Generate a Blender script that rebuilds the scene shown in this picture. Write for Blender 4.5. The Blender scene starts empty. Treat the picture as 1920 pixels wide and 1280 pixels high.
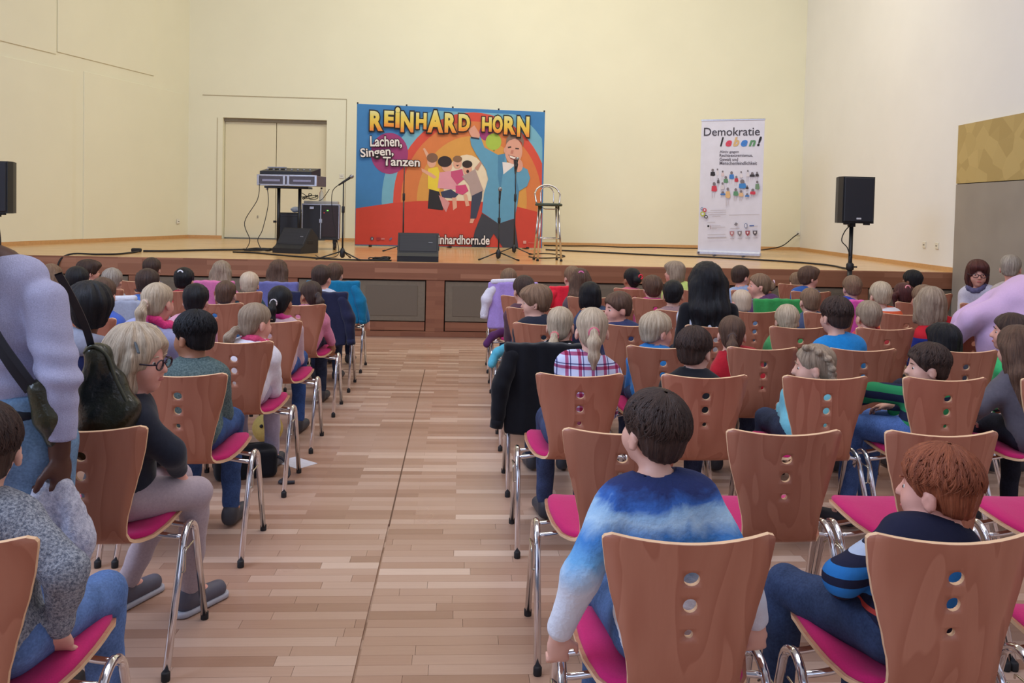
import bpy, math, random
import numpy as np
from mathutils import Vector, Matrix

SC = bpy.context.scene
COL = SC.collection
rad = math.radians
PI = math.pi

# ------------------------------------------------------------------ camera
EYE = Vector((0.0, 0.0, 1.55))
YAW, PITCH, ROLL = rad(3.4053), rad(1.97), math.atan(0.0225)
_fw = Vector((math.sin(YAW) * math.cos(PITCH), math.cos(YAW) * math.cos(PITCH), -math.sin(PITCH)))
_r0 = Vector((math.cos(YAW), -math.sin(YAW), 0))
_u0 = _r0.cross(_fw)
_r = _r0 * math.cos(ROLL) + _u0 * math.sin(ROLL)
_u = -_r0 * math.sin(ROLL) + _u0 * math.cos(ROLL)
cam_data = bpy.data.cameras.new('camera')
cam_data.sensor_width = 36.0
cam_data.lens = 30.0
cam_data.shift_y = (449.16 - 640) / 1920
cam_data.clip_start = 0.05
cam_data.clip_end = 100
cam = bpy.data.objects.new('camera', cam_data)
COL.objects.link(cam)
cam.matrix_world = Matrix(((_r.x, _u.x, -_fw.x, EYE.x), (_r.y, _u.y, -_fw.y, EYE.y), (_r.z, _u.z, -_fw.z, EYE.z), (0, 0, 0, 1)))
SC.camera = cam

# ------------------------------------------------------------------ world, lamps, exposure
world = bpy.data.worlds.new('world')
SC.world = world
world.use_nodes = True
_bg = world.node_tree.nodes['Background']
_bg.inputs['Color'].default_value = (0.72, 0.76, 1.0, 1)
_bg.inputs['Strength'].default_value = 0.20
SC.view_settings.view_transform = 'Standard'
SC.view_settings.look = 'None'
SC.view_settings.gamma = 1.0
SC.view_settings.use_curve_mapping = False
SC.view_settings.exposure = 0.05

def area(name, loc, aim, sx, sy, power, col):
    d = bpy.data.lights.new(name, 'AREA')
    d.shape = 'RECTANGLE'
    d.size, d.size_y, d.energy, d.color = sx, sy, power, col
    o = bpy.data.objects.new(name, d)
    COL.objects.link(o)
    o.location = loc
    o.rotation_euler = (Vector(aim) - Vector(loc)).to_track_quat('-Z', 'Y').to_euler()
    return o

# warm rig over the stage, neutral lamps over the hall, daylight from high windows on the left and behind the camera
area('stage_lamp_rig', (1.0, 11.3, 7.3), (1.0, 14.6, 0.9), 7.0, 1.4, 345, (1.0, 0.96, 0.78))
area('hall_ceiling_lamp', (0.4, 4.2, 7.3), (0.4, 5.6, 0), 8.0, 4.0, 315, (0.97, 0.94, 1.0))
area('side_window_daylight', (-6.6, 3.0, 4.9), (5.8, 6.5, 3.6), 8.0, 2.4, 660, (0.54, 0.70, 1.0))
area('rear_window_daylight', (-1.0, -4.6, 3.4), (0.5, 6.0, 1.0), 9.0, 3.6, 115, (0.70, 0.78, 1.0))

# ------------------------------------------------------------------ helpers: objects and materials
def lin(c):
    return tuple((v / 255 / 12.92) if v / 255 <= 0.04045 else ((v / 255 + 0.055) / 1.055) ** 2.4 for v in c)

def tag(o, label=None, cat=None, group=None, kind=None):
    if label: o['label'] = label
    if cat: o['category'] = cat
    if group: o['group'] = group
    if kind: o['kind'] = kind
    return o

def empty(name, loc=(0, 0, 0), rz=0.0):
    o = bpy.data.objects.new(name, None)
    COL.objects.link(o)
    o.location = loc
    o.rotation_euler = (0, 0, rz)
    o.empty_display_size = 0.1
    return o

def link(name, mesh, mat=None, parent=None, loc=None, rot=None, matlink=False):
    o = bpy.data.objects.new(name, mesh)
    COL.objects.link(o)
    if parent is not None: o.parent = parent
    if loc is not None: o.location = loc
    if rot is not None: o.rotation_euler = rot
    if mat is not None:
        if matlink:
            if not mesh.materials: mesh.materials.append(mat)
            o.material_slots[0].link = 'OBJECT'
            o.material_slots[0].material = mat
        elif not mesh.materials:
            mesh.materials.append(mat)
    return o

class NT:
    """small node-tree writer"""
    def __init__(self, name):
        self.m = bpy.data.materials.new(name)
        self.m.use_nodes = True
        self.t = self.m.node_tree
        self.b = self.t.nodes['Principled BSDF']
    def n(self, typ, **kw):
        nd = self.t.nodes.new(typ)
        for k, v in kw.items():
            if k.startswith('i_'):
                nd.inputs[k[2:].replace('_', ' ')].default_value = v
            else:
                setattr(nd, k, v)
        return nd
    def l(self, a, b):
        self.t.links.new(a, b)
    def coords(self, kind='Object', scale=(1, 1, 1), rot=(0, 0, 0)):
        tc = self.n('ShaderNodeTexCoord')
        mp = self.n('ShaderNodeMapping')
        mp.inputs['Scale'].default_value = scale
        mp.inputs['Rotation'].default_value = rot
        self.l(tc.outputs[kind], mp.inputs['Vector'])
        return mp.outputs['Vector']
    def noise(self, vec, scale=5, detail=3, rough=0.5, dist=0.0):
        nd = self.n('ShaderNodeTexNoise')
        nd.inputs['Scale'].default_value = scale
        nd.inputs['Detail'].default_value = detail
        nd.inputs['Roughness'].default_value = rough
        nd.inputs['Distortion'].default_value = dist
        if vec is not None: self.l(vec, nd.inputs['Vector'])
        return nd.outputs['Fac']
    def ramp(self, fac, stops, interp='LINEAR'):
        nd = self.n('ShaderNodeValToRGB')
        cr = nd.color_ramp
        cr.interpolation = interp
        while len(cr.elements) < len(stops): cr.elements.new(0.5)
        for e, (p, c) in zip(cr.elements, stops):
            e.position = p
            e.color = (*c, 1)
        self.l(fac, nd.inputs['Fac'])
        return nd.outputs['Color']
    def mix(self, fac, a, b, typ='MIX'):
        nd = self.n('ShaderNodeMix', data_type='RGBA', blend_type=typ)
        for s, v in (('Factor', fac), ('A', a), ('B', b)):
            sock = [i for i in nd.inputs if i.name == s and i.enabled][0]
            if hasattr(v, 'is_output'): self.l(v, sock)
            elif isinstance(v, (int, float)): sock.default_value = v
            else: sock.default_value = (*v, 1)
        return [o for o in nd.outputs if o.enabled][0]
    def math(self, op, a, b=0.0):
        nd = self.n('ShaderNodeMath', operation=op)
        for i, v in enumerate((a, b)):
            if hasattr(v, 'is_output'): self.l(v, nd.inputs[i])
            else: nd.inputs[i].default_value = v
        return nd.outputs[0]
    def sep(self, vec):
        nd = self.n('ShaderNodeSeparateXYZ')
        self.l(vec, nd.inputs[0])
        return nd.outputs
    def bump(self, h, strength=0.2, dist=0.01):
        nd = self.n('ShaderNodeBump')
        nd.inputs['Strength'].default_value = strength
        nd.inputs['Distance'].default_value = dist
        self.l(h, nd.inputs['Height'])
        self.l(nd.outputs['Normal'], self.b.inputs['Normal'])
    def set(self, col=None, rough=0.6, metal=0.0, spec=0.5):
        if col is not None:
            if hasattr(col, 'is_output'): self.l(col, self.b.inputs['Base Color'])
            else: self.b.inputs['Base Color'].default_value = (*col, 1)
        if hasattr(rough, 'is_output'): self.l(rough, self.b.inputs['Roughness'])
        else: self.b.inputs['Roughness'].default_value = rough
        self.b.inputs['Metallic'].default_value = metal
        self.b.inputs['Specular IOR Level'].default_value = spec
        return self.m

_mc = {}
def plain(name, rgb, rough=0.6, metal=0.0, spec=0.5, var=0.06, scale=30):
    """a plain procedural material: sRGB colour with a slight noise variation"""
    key = (name, rgb, rough, metal)
    if key in _mc: return _mc[key]
    t = NT(name)
    c = lin(rgb)
    v = t.coords('Object')
    f = t.noise(v, scale, 2)
    col = t.ramp(f, [(0.3, tuple(x * (1 - var) for x in c)), (0.7, tuple(min(1, x * (1 + var)) for x in c))])
    _mc[key] = t.set(col, rough, metal, spec)
    return _mc[key]

def emit(name, rgb, strength):
    t = NT(name)
    t.set(lin(rgb), 0.4)
    t.b.inputs['Emission Color'].default_value = (*lin(rgb), 1)
    t.b.inputs['Emission Strength'].default_value = strength
    return t.m

def cloth(name, rgb, var=0.12, bump=0.25, rough=0.9, scale=60, dark=None):
    key = ('cloth', rgb, var, bump, scale)
    if key in _mc: return _mc[key]
    t = NT(name)
    c = lin(rgb)
    v = t.coords('Object')
    f = t.noise(v, scale, 4, 0.7)
    big = t.noise(v, 9, 2, 0.5, 0.6)
    col = t.ramp(f, [(0.25, tuple(x * (1 - var) for x in c)), (0.75, tuple(min(1, x * (1 + var)) for x in c))])
    h = t.math('ADD', t.math('MULTIPLY', f, 0.12), big)
    t.bump(h, bump, 0.02)
    t.b.inputs['Sheen Weight'].default_value = 0.15
    _mc[key] = t.set(col, rough, 0, 0.2)
    return _mc[key]

# ------------------------------------------------------------------ helpers: polygon meshes
class MB:
    def __init__(self):
        self.v, self.f, self.mi = [], [], []
    def add(self, verts, faces, M=None, mi=0):
        b = len(self.v)
        for p in verts:
            p = Vector(p)
            self.v.append(tuple(M @ p if M is not None else p))
        for f in faces:
            self.f.append([i + b for i in f])
            self.mi.append(mi)
        return self
    def box(self, c, s, M=None, bev=0.0, mi=0):
        x, y, z = s[0] / 2, s[1] / 2, s[2] / 2
        if bev <= 0:
            vs = [(c[0] + i * x, c[1] + j * y, c[2] + k * z) for k in (-1, 1) for j in (-1, 1) for i in (-1, 1)]
            fs = [(0, 2, 3, 1), (4, 5, 7, 6), (0, 1, 5, 4), (2, 6, 7, 3), (0, 4, 6, 2), (1, 3, 7, 5)]
            return self.add(vs, fs, M, mi)
        b = min(bev, x * .9, y * .9, z * .9)
        vs, idx = [], {}
        for i in (-1, 1):
            for j in (-1, 1):
                for k in (-1, 1):
                    idx[i, j, k] = len(vs)
                    vs += [(c[0] + i * x, c[1] + j * (y - b), c[2] + k * (z - b)), (c[0] + i * (x - b), c[1] + j * y, c[2] + k * (z - b)), (c[0] + i * (x - b), c[1] + j * (y - b), c[2] + k * z)]
        fs = []
        for i in (-1, 1):
            q = [idx[i, -1, -1], idx[i, 1, -1], idx[i, 1, 1], idx[i, -1, 1]]
            fs.append(q if i > 0 else q[::-1])
            q = [idx[-1, i, -1] + 1, idx[1, i, -1] + 1, idx[1, i, 1] + 1, idx[-1, i, 1] + 1]
            fs.append(q[::-1] if i > 0 else q)
            q = [idx[-1, -1, i] + 2, idx[1, -1, i] + 2, idx[1, 1, i] + 2, idx[-1, 1, i] + 2]
            fs.append(q if i > 0 else q[::-1])
        for a in (-1, 1):
            for d in (-1, 1):
                A, B = idx[a, d, -1], idx[a, d, 1]
                q = [A, A + 1, B + 1, B]
                fs.append(q if a * d > 0 else q[::-1])
                A, B = idx[a, -1, d], idx[a, 1, d]
                q = [A, B, B + 2, A + 2]
                fs.append(q if a * d > 0 else q[::-1])
                A, B = idx[-1, a, d], idx[1, a, d]
                q = [A + 1, A + 2, B + 2, B + 1]
                fs.append(q if a * d > 0 else q[::-1])
        for (i, j, k), A in idx.items():
            q = [A, A + 1, A + 2]
            fs.append(q if i * j * k > 0 else q[::-1])
        return self.add(vs, fs, M, mi)
    def tube(self, pts, r, n=10, cap=True, M=None, mi=0):
        P = [Vector(p) for p in pts]
        R = r if isinstance(r, (list, tuple)) else [r] * len(P)
        T = []
        for i in range(len(P)):
            a, b = P[max(0, i - 1)], P[min(len(P) - 1, i + 1)]
            T.append((b - a).normalized() if (b - a).length > 1e-9 else Vector((0, 0, 1)))
        N = T[0].orthogonal().normalized()
        vs = []
        for i, p in enumerate(P):
            if i:
                N = N - T[i] * N.dot(T[i])
                N = N.normalized() if N.length > 1e-6 else T[i].orthogonal().normalized()
            B = T[i].cross(N)
            for k in range(n):
                a = 2 * PI * k / n
                vs.append(p + (N * math.cos(a) + B * math.sin(a)) * R[i])
        fs = []
        for i in range(len(P) - 1):
            for k in range(n):
                fs.append((i * n + k, i * n + (k + 1) % n, (i + 1) * n + (k + 1) % n, (i + 1) * n + k))
        if cap:
            fs.append(tuple(range(n))[::-1])
            fs.append(tuple((len(P) - 1) * n + k for k in range(n)))
        return self.add(vs, fs, M, mi)
    def lathe(self, prof, n=16, M=None, mi=0):
        vs, fs = [], []
        for r, z in prof:
            for k in range(n):
                a = 2 * PI * k / n
                vs.append((r * math.cos(a), r * math.sin(a), z))
        for i in range(len(prof) - 1):
            for k in range(n):
                fs.append((i * n + k, i * n + (k + 1) % n, (i + 1) * n + (k + 1) % n, (i + 1) * n + k))
        fs.append(tuple(range(n))[::-1])
        fs.append(tuple((len(prof) - 1) * n + k for k in range(n)))
        return self.add(vs, fs, M, mi)
    def poly(self, pts, depth=0.0, M=None, mi=0):
        """flat polygon in local XY (z = 0), optional thickness downwards"""
        n = len(pts)
        self.add([(p[0], p[1], 0) for p in pts], [tuple(range(n))], M, mi)
        return self
    def prism(self, pts, axis, a, b, M=None, mi=0):
        """outline pts in the plane across `axis`, pushed from a to b"""
        n = len(pts)
        def mk(p, t):
            q = [p[0], p[1]]
            q.insert(axis, t)
            return tuple(q)
        vs = [mk(p, a) for p in pts] + [mk(p, b) for p in pts]
        fs = [tuple(range(n))[::-1], tuple(range(n, 2 * n))] + [(i, (i + 1) % n, n + (i + 1) % n, n + i) for i in range(n)]
        return self.add(vs, fs, M, mi)
    def mesh(self, name, smooth=False, mats=None):
        me = bpy.data.meshes.new(name)
        me.from_pydata(self.v, [], self.f)
        if mats:
            for m in mats: me.materials.append(m)
            me.polygons.foreach_set('material_index', self.mi)
        if smooth: me.polygons.foreach_set('use_smooth', [True] * len(me.polygons))
        me.validate(clean_customdata=False)
        me.update()
        return me
    def build(self, name, mat=None, parent=None, smooth=False, loc=None, rot=None, mats=None):
        return link(name, self.mesh(name, smooth, mats), mat, parent, loc, rot)

def round_path(pts, r, n=5):
    """corner-rounded polyline"""
    P = [Vector(p) for p in pts]
    out = [P[0]]
    for i in range(1, len(P) - 1):
        a, b, c = P[i - 1], P[i], P[i + 1]
        d1, d2 = (a - b), (c - b)
        t = min(r, d1.length * .49, d2.length * .49)
        p0, p1 = b + d1.normalized() * t, b + d2.normalized() * t
        for k in range(n + 1):
            s = k / n
            out.append(p0 * (1 - s) ** 2 + b * 2 * s * (1 - s) + p1 * s ** 2)
    out.append(P[-1])
    return out

def spline(pts, n=6):
    P = [Vector(p) for p in pts]
    out = []
    for i in range(len(P) - 1):
        p0, p1, p2, p3 = P[max(i - 1, 0)], P[i], P[i + 1], P[min(i + 2, len(P) - 1)]
        for k in range(n):
            t = k / n
            out.append(0.5 * ((2 * p1) + (p2 - p0) * t + (2 * p0 - 5 * p1 + 4 * p2 - p3) * t * t + (3 * p1 - p0 - 3 * p2 + p3) * t ** 3))
    out.append(P[-1])
    return out

# ------------------------------------------------------------------ helpers: smooth solids (signed-distance fields -> surface nets)
class Field:
    def __init__(self):
        self.ops = []
    def cap(self, a, b, ra, rb=None, k=0.02):
        self.ops.append(('cap', np.array(a, float), np.array(b, float), ra, ra if rb is None else rb, k)); return self
    def ell(self, c, r, R=None, k=0.02, sub=False):
        self.ops.append(('sell' if sub else 'ell', np.array(c, float), np.array(r, float), np.eye(3) if R is None else np.array(R, float), k)); return self
    def box(self, c, h, rnd=0.01, R=None, k=0.02, sub=False):
        self.ops.append(('sbox' if sub else 'box', np.array(c, float), np.array(h, float), np.eye(3) if R is None else np.array(R, float), k, rnd)); return self
    def half(self, p, nrm, k=0.01):
        """cut away the side the normal points to"""
        nrm = np.array(nrm, float)
        self.ops.append(('half', np.array(p, float), nrm / np.linalg.norm(nrm), k)); return self
    def warp(self, fn):
        self.ops.append(('warp', fn)); return self
    def _bb(self, o):
        if o[0] == 'cap':
            r = max(o[3], o[4])
            return np.minimum(o[1], o[2]) - r, np.maximum(o[1], o[2]) + r
        if o[0] in ('ell', 'sell'):
            e = np.sqrt(((o[3] * o[2][None, :]) ** 2).sum(1))
            return o[1] - e, o[1] + e
        if o[0] in ('box', 'sbox'):
            e = np.abs(o[3]) @ (o[2] + o[5])
            return o[1] - e, o[1] + e
    def mesh(self, name, h):
        bbs = [self._bb(o) for o in self.ops if o[0] in ('cap', 'ell', 'box')]
        lo = np.min([b[0] for b in bbs], 0) - 3.2 * h
        hi = np.max([b[1] for b in bbs], 0) + 3.2 * h
        n = np.ceil((hi - lo) / h).astype(int) + 1
        ax = [(lo[i] + h * np.arange(n[i])).astype(np.float32) for i in range(3)]
        D = np.full(n, 1.0, np.float32)
        for o in self.ops:
            typ = o[0]
            if typ == 'warp':
                X, Y, Z = np.meshgrid(*ax, indexing='ij', sparse=True)
                D = D + o[1](X, Y, Z).astype(np.float32)
                continue
            if typ == 'half':
                X, Y, Z = np.meshgrid(*ax, indexing='ij', sparse=True)
                d = -((X - o[1][0]) * o[2][0] + (Y - o[1][1]) * o[2][1] + (Z - o[1][2]) * o[2][2])
                D = self._smax(D, -d, o[3])
                continue
            b0, b1 = self._bb(o)
            k = o[5] if typ == 'cap' else o[4]
            m = k + 3.0 * h
            i0 = np.clip(np.floor((b0 - m - lo) / h).astype(int), 0, n)
            i1 = np.clip(np.ceil((b1 + m - lo) / h).astype(int) + 1, 0, n)
            if np.any(i1 <= i0): continue
            sl = tuple(slice(a, b) for a, b in zip(i0, i1))
            X, Y, Z = np.meshgrid(*[ax[i][sl[i]] for i in range(3)], indexing='ij', sparse=True)
            if typ == 'cap':
                a, b = o[1], o[2]
                ab = b - a
                L = float(ab @ ab) + 1e-12
                px, py, pz = X - a[0], Y - a[1], Z - a[2]
                t = np.clip((px * ab[0] + py * ab[1] + pz * ab[2]) / L, 0, 1)
                d = np.sqrt((px - t * ab[0]) ** 2 + (py - t * ab[1]) ** 2 + (pz - t * ab[2]) ** 2) - (o[3] + (o[4] - o[3]) * t)
            else:
                c, r, R = o[1], o[2], o[3]
                px, py, pz = X - c[0], Y - c[1], Z - c[2]
                q = [px * R[0, i] + py * R[1, i] + pz * R[2, i] for i in range(3)]
                if typ in ('ell', 'sell'):
                    k0 = np.sqrt((q[0] / r[0]) ** 2 + (q[1] / r[1]) ** 2 + (q[2] / r[2]) ** 2)
                    k1 = np.sqrt((q[0] / r[0] ** 2) ** 2 + (q[1] / r[1] ** 2) ** 2 + (q[2] / r[2] ** 2) ** 2) + 1e-9
                    d = k0 * (k0 - 1) / k1
                else:
                    e = [np.abs(q[i]) - r[i] for i in range(3)]
                    d = np.sqrt(sum(np.maximum(x, 0) ** 2 for x in e)) + np.minimum(np.maximum(np.maximum(e[0], e[1]), e[2]), 0) - o[5]
            if typ in ('sell', 'sbox'):
                D[sl] = self._smax(D[sl], -d, k)
            else:
                a = D[sl]
                hh = np.clip(0.5 + 0.5 * (a - d) / k, 0, 1)
                D[sl] = a * (1 - hh) + d * hh - k * hh * (1 - hh)
        return nets(name, D, lo, h)
    @staticmethod
    def _smax(a, b, k):
        hh = np.clip(0.5 - 0.5 * (a - b) / k, 0, 1)
        return a * (1 - hh) + b * hh + k * hh * (1 - hh)

_CO = np.array([(i, j, k) for i in (0, 1) for j in (0, 1) for k in (0, 1)])
_ED = [(a, b) for a in range(8) for b in range(a + 1, 8) if np.abs(_CO[a] - _CO[b]).sum() == 1]
def nets(name, D, lo, h):
    S = D < 0
    cnt = sum(S[i:S.shape[0] - 1 + i, j:S.shape[1] - 1 + j, k:S.shape[2] - 1 + k].astype(np.int8) for i, j, k in _CO)
    act = np.argwhere((cnt > 0) & (cnt < 8))
    val = np.stack([D[act[:, 0] + i, act[:, 1] + j, act[:, 2] + k] for i, j, k in _CO], 1)
    acc = np.zeros((len(act), 3)); w = np.zeros(len(act))
    for a, b in _ED:
        m = (val[:, a] < 0) != (val[:, b] < 0)
        t = val[m, a] / (val[m, a] - val[m, b])
        acc[m] += _CO[a] + t[:, None] * (_CO[b] - _CO[a])
        w[m] += 1
    V = lo + h * (act + acc / w[:, None])
    idx = np.full(np.array(D.shape) - 1, -1, np.int32)
    idx[act[:, 0], act[:, 1], act[:, 2]] = np.arange(len(act))
    quads = []
    for ax in range(3):
        u, v = (ax + 1) % 3, (ax + 2) % 3
        sl0 = [slice(1, -1)] * 3; sl1 = [slice(1, -1)] * 3
        sl0[ax] = slice(0, -1); sl1[ax] = slice(1, None)
        A, B = S[tuple(sl0)], S[tuple(sl1)]
        for flip, msk in ((False, A & ~B), (True, ~A & B)):
            p = np.argwhere(msk)
            if not len(p): continue
            off = np.ones(3, int); off[ax] = 0
            p = p + off
            e_u = np.zeros(3, int); e_u[u] = 1
            e_v = np.zeros(3, int); e_v[v] = 1
            c = [p - e_u - e_v, p - e_v, p, p - e_u]
            q = np.stack([idx[x[:, 0], x[:, 1], x[:, 2]] for x in c], 1)
            quads.append(q[:, ::-1] if flip else q)
    Q = np.concatenate(quads)
    Q = Q[(Q >= 0).all(1)]
    return np_mesh(name, V, Q)

def np_mesh(name, V, Q, smooth=True):
    me = bpy.data.meshes.new(name)
    me.vertices.add(len(V))
    me.vertices.foreach_set('co', np.asarray(V, np.float32).ravel())
    k = Q.shape[1]
    me.loops.add(Q.size)
    me.loops.foreach_set('vertex_index', np.asarray(Q, np.int32).ravel())
    me.polygons.add(len(Q))
    me.polygons.foreach_set('loop_start', np.arange(0, Q.size, k, dtype=np.int32))
    me.polygons.foreach_set('use_smooth', np.full(len(Q), smooth))
    me.update(calc_edges=True)
    return me

def text_mesh(name, s, size, bold=0.0, shear=0.0, spacing=1.0, align='LEFT'):
    cu = bpy.data.curves.new(name, 'FONT')
    cu.body = s
    cu.size = size
    cu.offset = bold
    cu.shear = shear
    cu.space_character = spacing
    cu.align_x = align
    cu.resolution_u = 3
    o = bpy.data.objects.new(name, cu)
    COL.objects.link(o)
    bpy.context.view_layer.update()
    me = bpy.data.meshes.new_from_object(o.evaluated_get(bpy.context.evaluated_depsgraph_get()))
    bpy.data.objects.remove(o)
    bpy.data.curves.remove(cu)
    me.name = name
    me.materials.clear()
    return me

# ------------------------------------------------------------------ materials of the setting
ZS = 0.90            # stage height
YS = 10.30           # stage front
YB = 16.25           # back wall

def wall_mat(name, rgb):
    t = NT(name)
    c = lin(rgb)
    v = t.coords('Object')
    big = t.noise(v, 0.9, 3, 0.6)
    col = t.ramp(big, [(0.3, tuple(x * .96 for x in c)), (0.7, c)])
    fine = t.noise(v, 120, 2)
    t.bump(fine, 0.05, 0.005)
    return t.set(col, 0.85, 0, 0.25)
M_WALL = wall_mat('cream_wall_paint', (238, 234, 211))
M_WALL_R = wall_mat('pale_wall_paint', (238, 236, 234))
M_CEIL = wall_mat('ceiling_paint', (225, 222, 215))
M_DOOR = wall_mat('door_paint', (233, 224, 196))
M_GROOVE = plain('groove_shadow_gap', (186, 174, 146), 0.9)

def strip_floor(name, cols, rough, w=0.55, hgt=0.065, seam=True, spec=0.5, plank=False, vert=False):
    """strip parquet: rows of planks in random tones with fine grain"""
    t = NT(name)
    g = t.n('ShaderNodeNewGeometry')
    s = t.sep(g.outputs['Position'])
    cmb = t.n('ShaderNodeCombineXYZ')
    t.l(s[0], cmb.inputs[0])
    t.l(s[2] if vert else s[1], cmb.inputs[1])
    stops = [(i / (len(cols) - 1), lin(c)) for i, c in enumerate(cols)]
    if plank:
        oi = t.n('ShaderNodeObjectInfo')
        base = t.ramp(oi.outputs['Random'], stops)
        fac = None
    else:
        br = t.n('ShaderNodeTexBrick', offset=0.37, offset_frequency=2, squash=1.0)
        br.inputs['Scale'].default_value = 1.0
        br.inputs['Brick Width'].default_value = w
        br.inputs['Row Height'].default_value = hgt
        br.inputs['Mortar Size'].default_value = 0.0008
        br.inputs['Color1'].default_value = (0, 0, 0, 1)
        br.inputs['Color2'].default_value = (1, 1, 1, 1)
        br.inputs['Mortar'].default_value = (0.1, 0.1, 0.1, 1)
        t.l(cmb.outputs[0], br.inputs['Vector'])
        base = t.ramp(br.outputs['Color'], stops)
    mp = t.n('ShaderNodeMapping')
    mp.inputs['Scale'].default_value = (4, 90, 1) if not vert else (4, 90, 1)
    t.l(cmb.outputs[0], mp.inputs['Vector'])
    grain = t.noise(mp.outputs[0], 1.0, 4, 0.6, 0.4)
    col = t.mix(t.math('MULTIPLY', grain, 0.35), base, t.mix(1.0, base, (0.55, 0.45, 0.38), 'MULTIPLY'))
    rv = t.math('ADD', t.math('MULTIPLY', t.noise(cmb.outputs[0], 2.0, 3), 0.15), rough - 0.07)
    t.bump(grain, 0.04, 0.002)
    return t.set(col, rv, 0, spec)
OAK = [(168, 130, 108), (182, 144, 122), (188, 152, 130), (192, 157, 136), (200, 167, 147), (222, 194, 174)]
M_FLOOR = strip_floor('oak_strip_parquet', OAK, 0.30)
M_PLANK = strip_floor('oak_parquet_plank', OAK, 0.30, plank=True)
M_STAGE = strip_floor('stage_oak_warm_lit', [(208, 166, 112), (214, 173, 119), (218, 178, 124)], 0.22)  # same oak as the hall; warm stage light is put into the colour
M_FASCIA = strip_floor('stage_front_strip_wood', [(142, 92, 66), (152, 101, 74), (160, 108, 80), (178, 126, 96)], 0.40, w=0.75, hgt=0.055, vert=True)
M_POST = strip_floor('stage_post_wood', [(140, 90, 66), (152, 100, 74), (158, 106, 78)], 0.42, w=0.3, hgt=0.055, vert=True)
M_BASE = plain('beech_baseboard', (206, 158, 104), 0.5)
M_GAP = plain('dark_gap', (48, 34, 28), 0.9)

def perforated(name, rgb, hole):
    t = NT(name)
    v = t.coords('Object')
    vo = t.n('ShaderNodeTexVoronoi', feature='F1')
    vo.inputs['Scale'].default_value = 90
    vo.inputs['Randomness'].default_value = 0.0
    t.l(v, vo.inputs['Vector'])
    col = t.ramp(vo.outputs['Distance'], [(0.30, lin(hole)), (0.36, lin(rgb))])
    return t.set(col, 0.6)
M_PERF = perforated('perforated_panel', (112, 100, 84), (60, 50, 44))
M_PANEL = plain('taupe_panel_frame', (120, 108, 90), 0.6)

# ------------------------------------------------------------------ hall floor, with the near parquet planks laid one by one
X0, X1, Y0, Y1 = -1.75, 2.55, 2.60, 4.16
fl = MB()
def quad(mb, xa, ya, xb, yb, z):
    mb.add([(xa, ya, z), (xb, ya, z), (xb, yb, z), (xa, yb, z)], [(0, 1, 2, 3)])
quad(fl, -7.2, -5, 7.2, Y0, 0); quad(fl, -7.2, Y1, 7.2, YS + .1, 0)
quad(fl, -7.2, Y0, X0, Y1, 0); quad(fl, X1, Y0, 7.2, Y1, 0)
quad(fl, X0, Y0, X1, Y1, -0.012)
for a, b in (((X0, Y0), (X1, Y0)), ((X1, Y0), (X1, Y1)), ((X1, Y1), (X0, Y1)), ((X0, Y1), (X0, Y0))):
    fl.add([(*a, -0.012), (*b, -0.012), (*b, 0), (*a, 0)], [(0, 1, 2, 3)])
fl.box((0, 2.6, -0.11), (14.4, 15.4, 0.18))
floor = fl.build('floor', M_FLOOR)
tag(floor, 'oak strip parquet floor of the hall', kind='structure')
rng = random.Random(7)
pm = MB().box((0.5, 0.5, -0.5), (1, 1, 1)).mesh('plank')
pm.materials.append(M_PLANK)
row, y = 0, Y0
while y < Y1 - 0.01:
    x = X0 - rng.random() * 0.4
    while x < X1:
        L = rng.uniform(0.38, 0.72)
        a, b = max(x, X0), min(x + L, X1)
        cuts = [(a, b)]
        if a < -0.325 < b: cuts = [(a, -0.328), (-0.320, b)]
        for ca, cb in cuts:
            if cb - ca > 0.004:
                o = link('plank', pm, None, floor, (ca + .0006, y + .0005, 0))
                o.scale = (cb - ca - .0012, 0.064, 0.010)
        x += L
    y += 0.065
seam = MB()
quad(seam, -0.327, -2, -0.319, Y0, 0.0008); quad(seam, -0.327, Y1, -0.319, 8.2, 0.0008)
seam.build('expansion_seam', plain('floor_seam', (104, 74, 56), 0.7), floor)

# ------------------------------------------------------------------ walls and ceiling
LA, LB = Vector((-5.1, YB, 0)), Vector((-6.86, YS, 0))
_ld = (LB - LA).normalized()
_ln = Vector((-_ld.y, _ld.x, 0))          # into the room
ML = Matrix(((_ld.x, _ln.x, 0, LA.x), (_ld.y, _ln.y, 0, LA.y), (0, 0, 1, 0), (0, 0, 0, 1)))
HW = 7.5
LL = (LB - LA).length
wl = MB().box((LL / 2, -0.1, HW / 2), (LL + .2, 0.2, HW), ML).build('wall_left', M_WALL)
tag(wl, 'cream left side wall of the stage with flush panels', kind='structure')
for s0, s1, z0, z1 in ((2.965, 5.6, ZS + .05, 3.50), (0.25, 2.735, ZS + .05, 3.545), (1.04, 3.29, 3.74, 7.3), (3.315, 5.6, 3.70, 7.3)):
    MB().box(((s0 + s1) / 2, 0.008, (z0 + z1) / 2), (s1 - s0, 0.022, z1 - z0), ML, 0.004).build('panel', M_WALL, wl)
wl2 = MB().box((-6.96, 2.6, HW / 2), (0.2, 15.4, HW)).build('wall_left_hall', M_WALL_R)
tag(wl2, 'pale left side wall of the hall', kind='structure')
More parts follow.
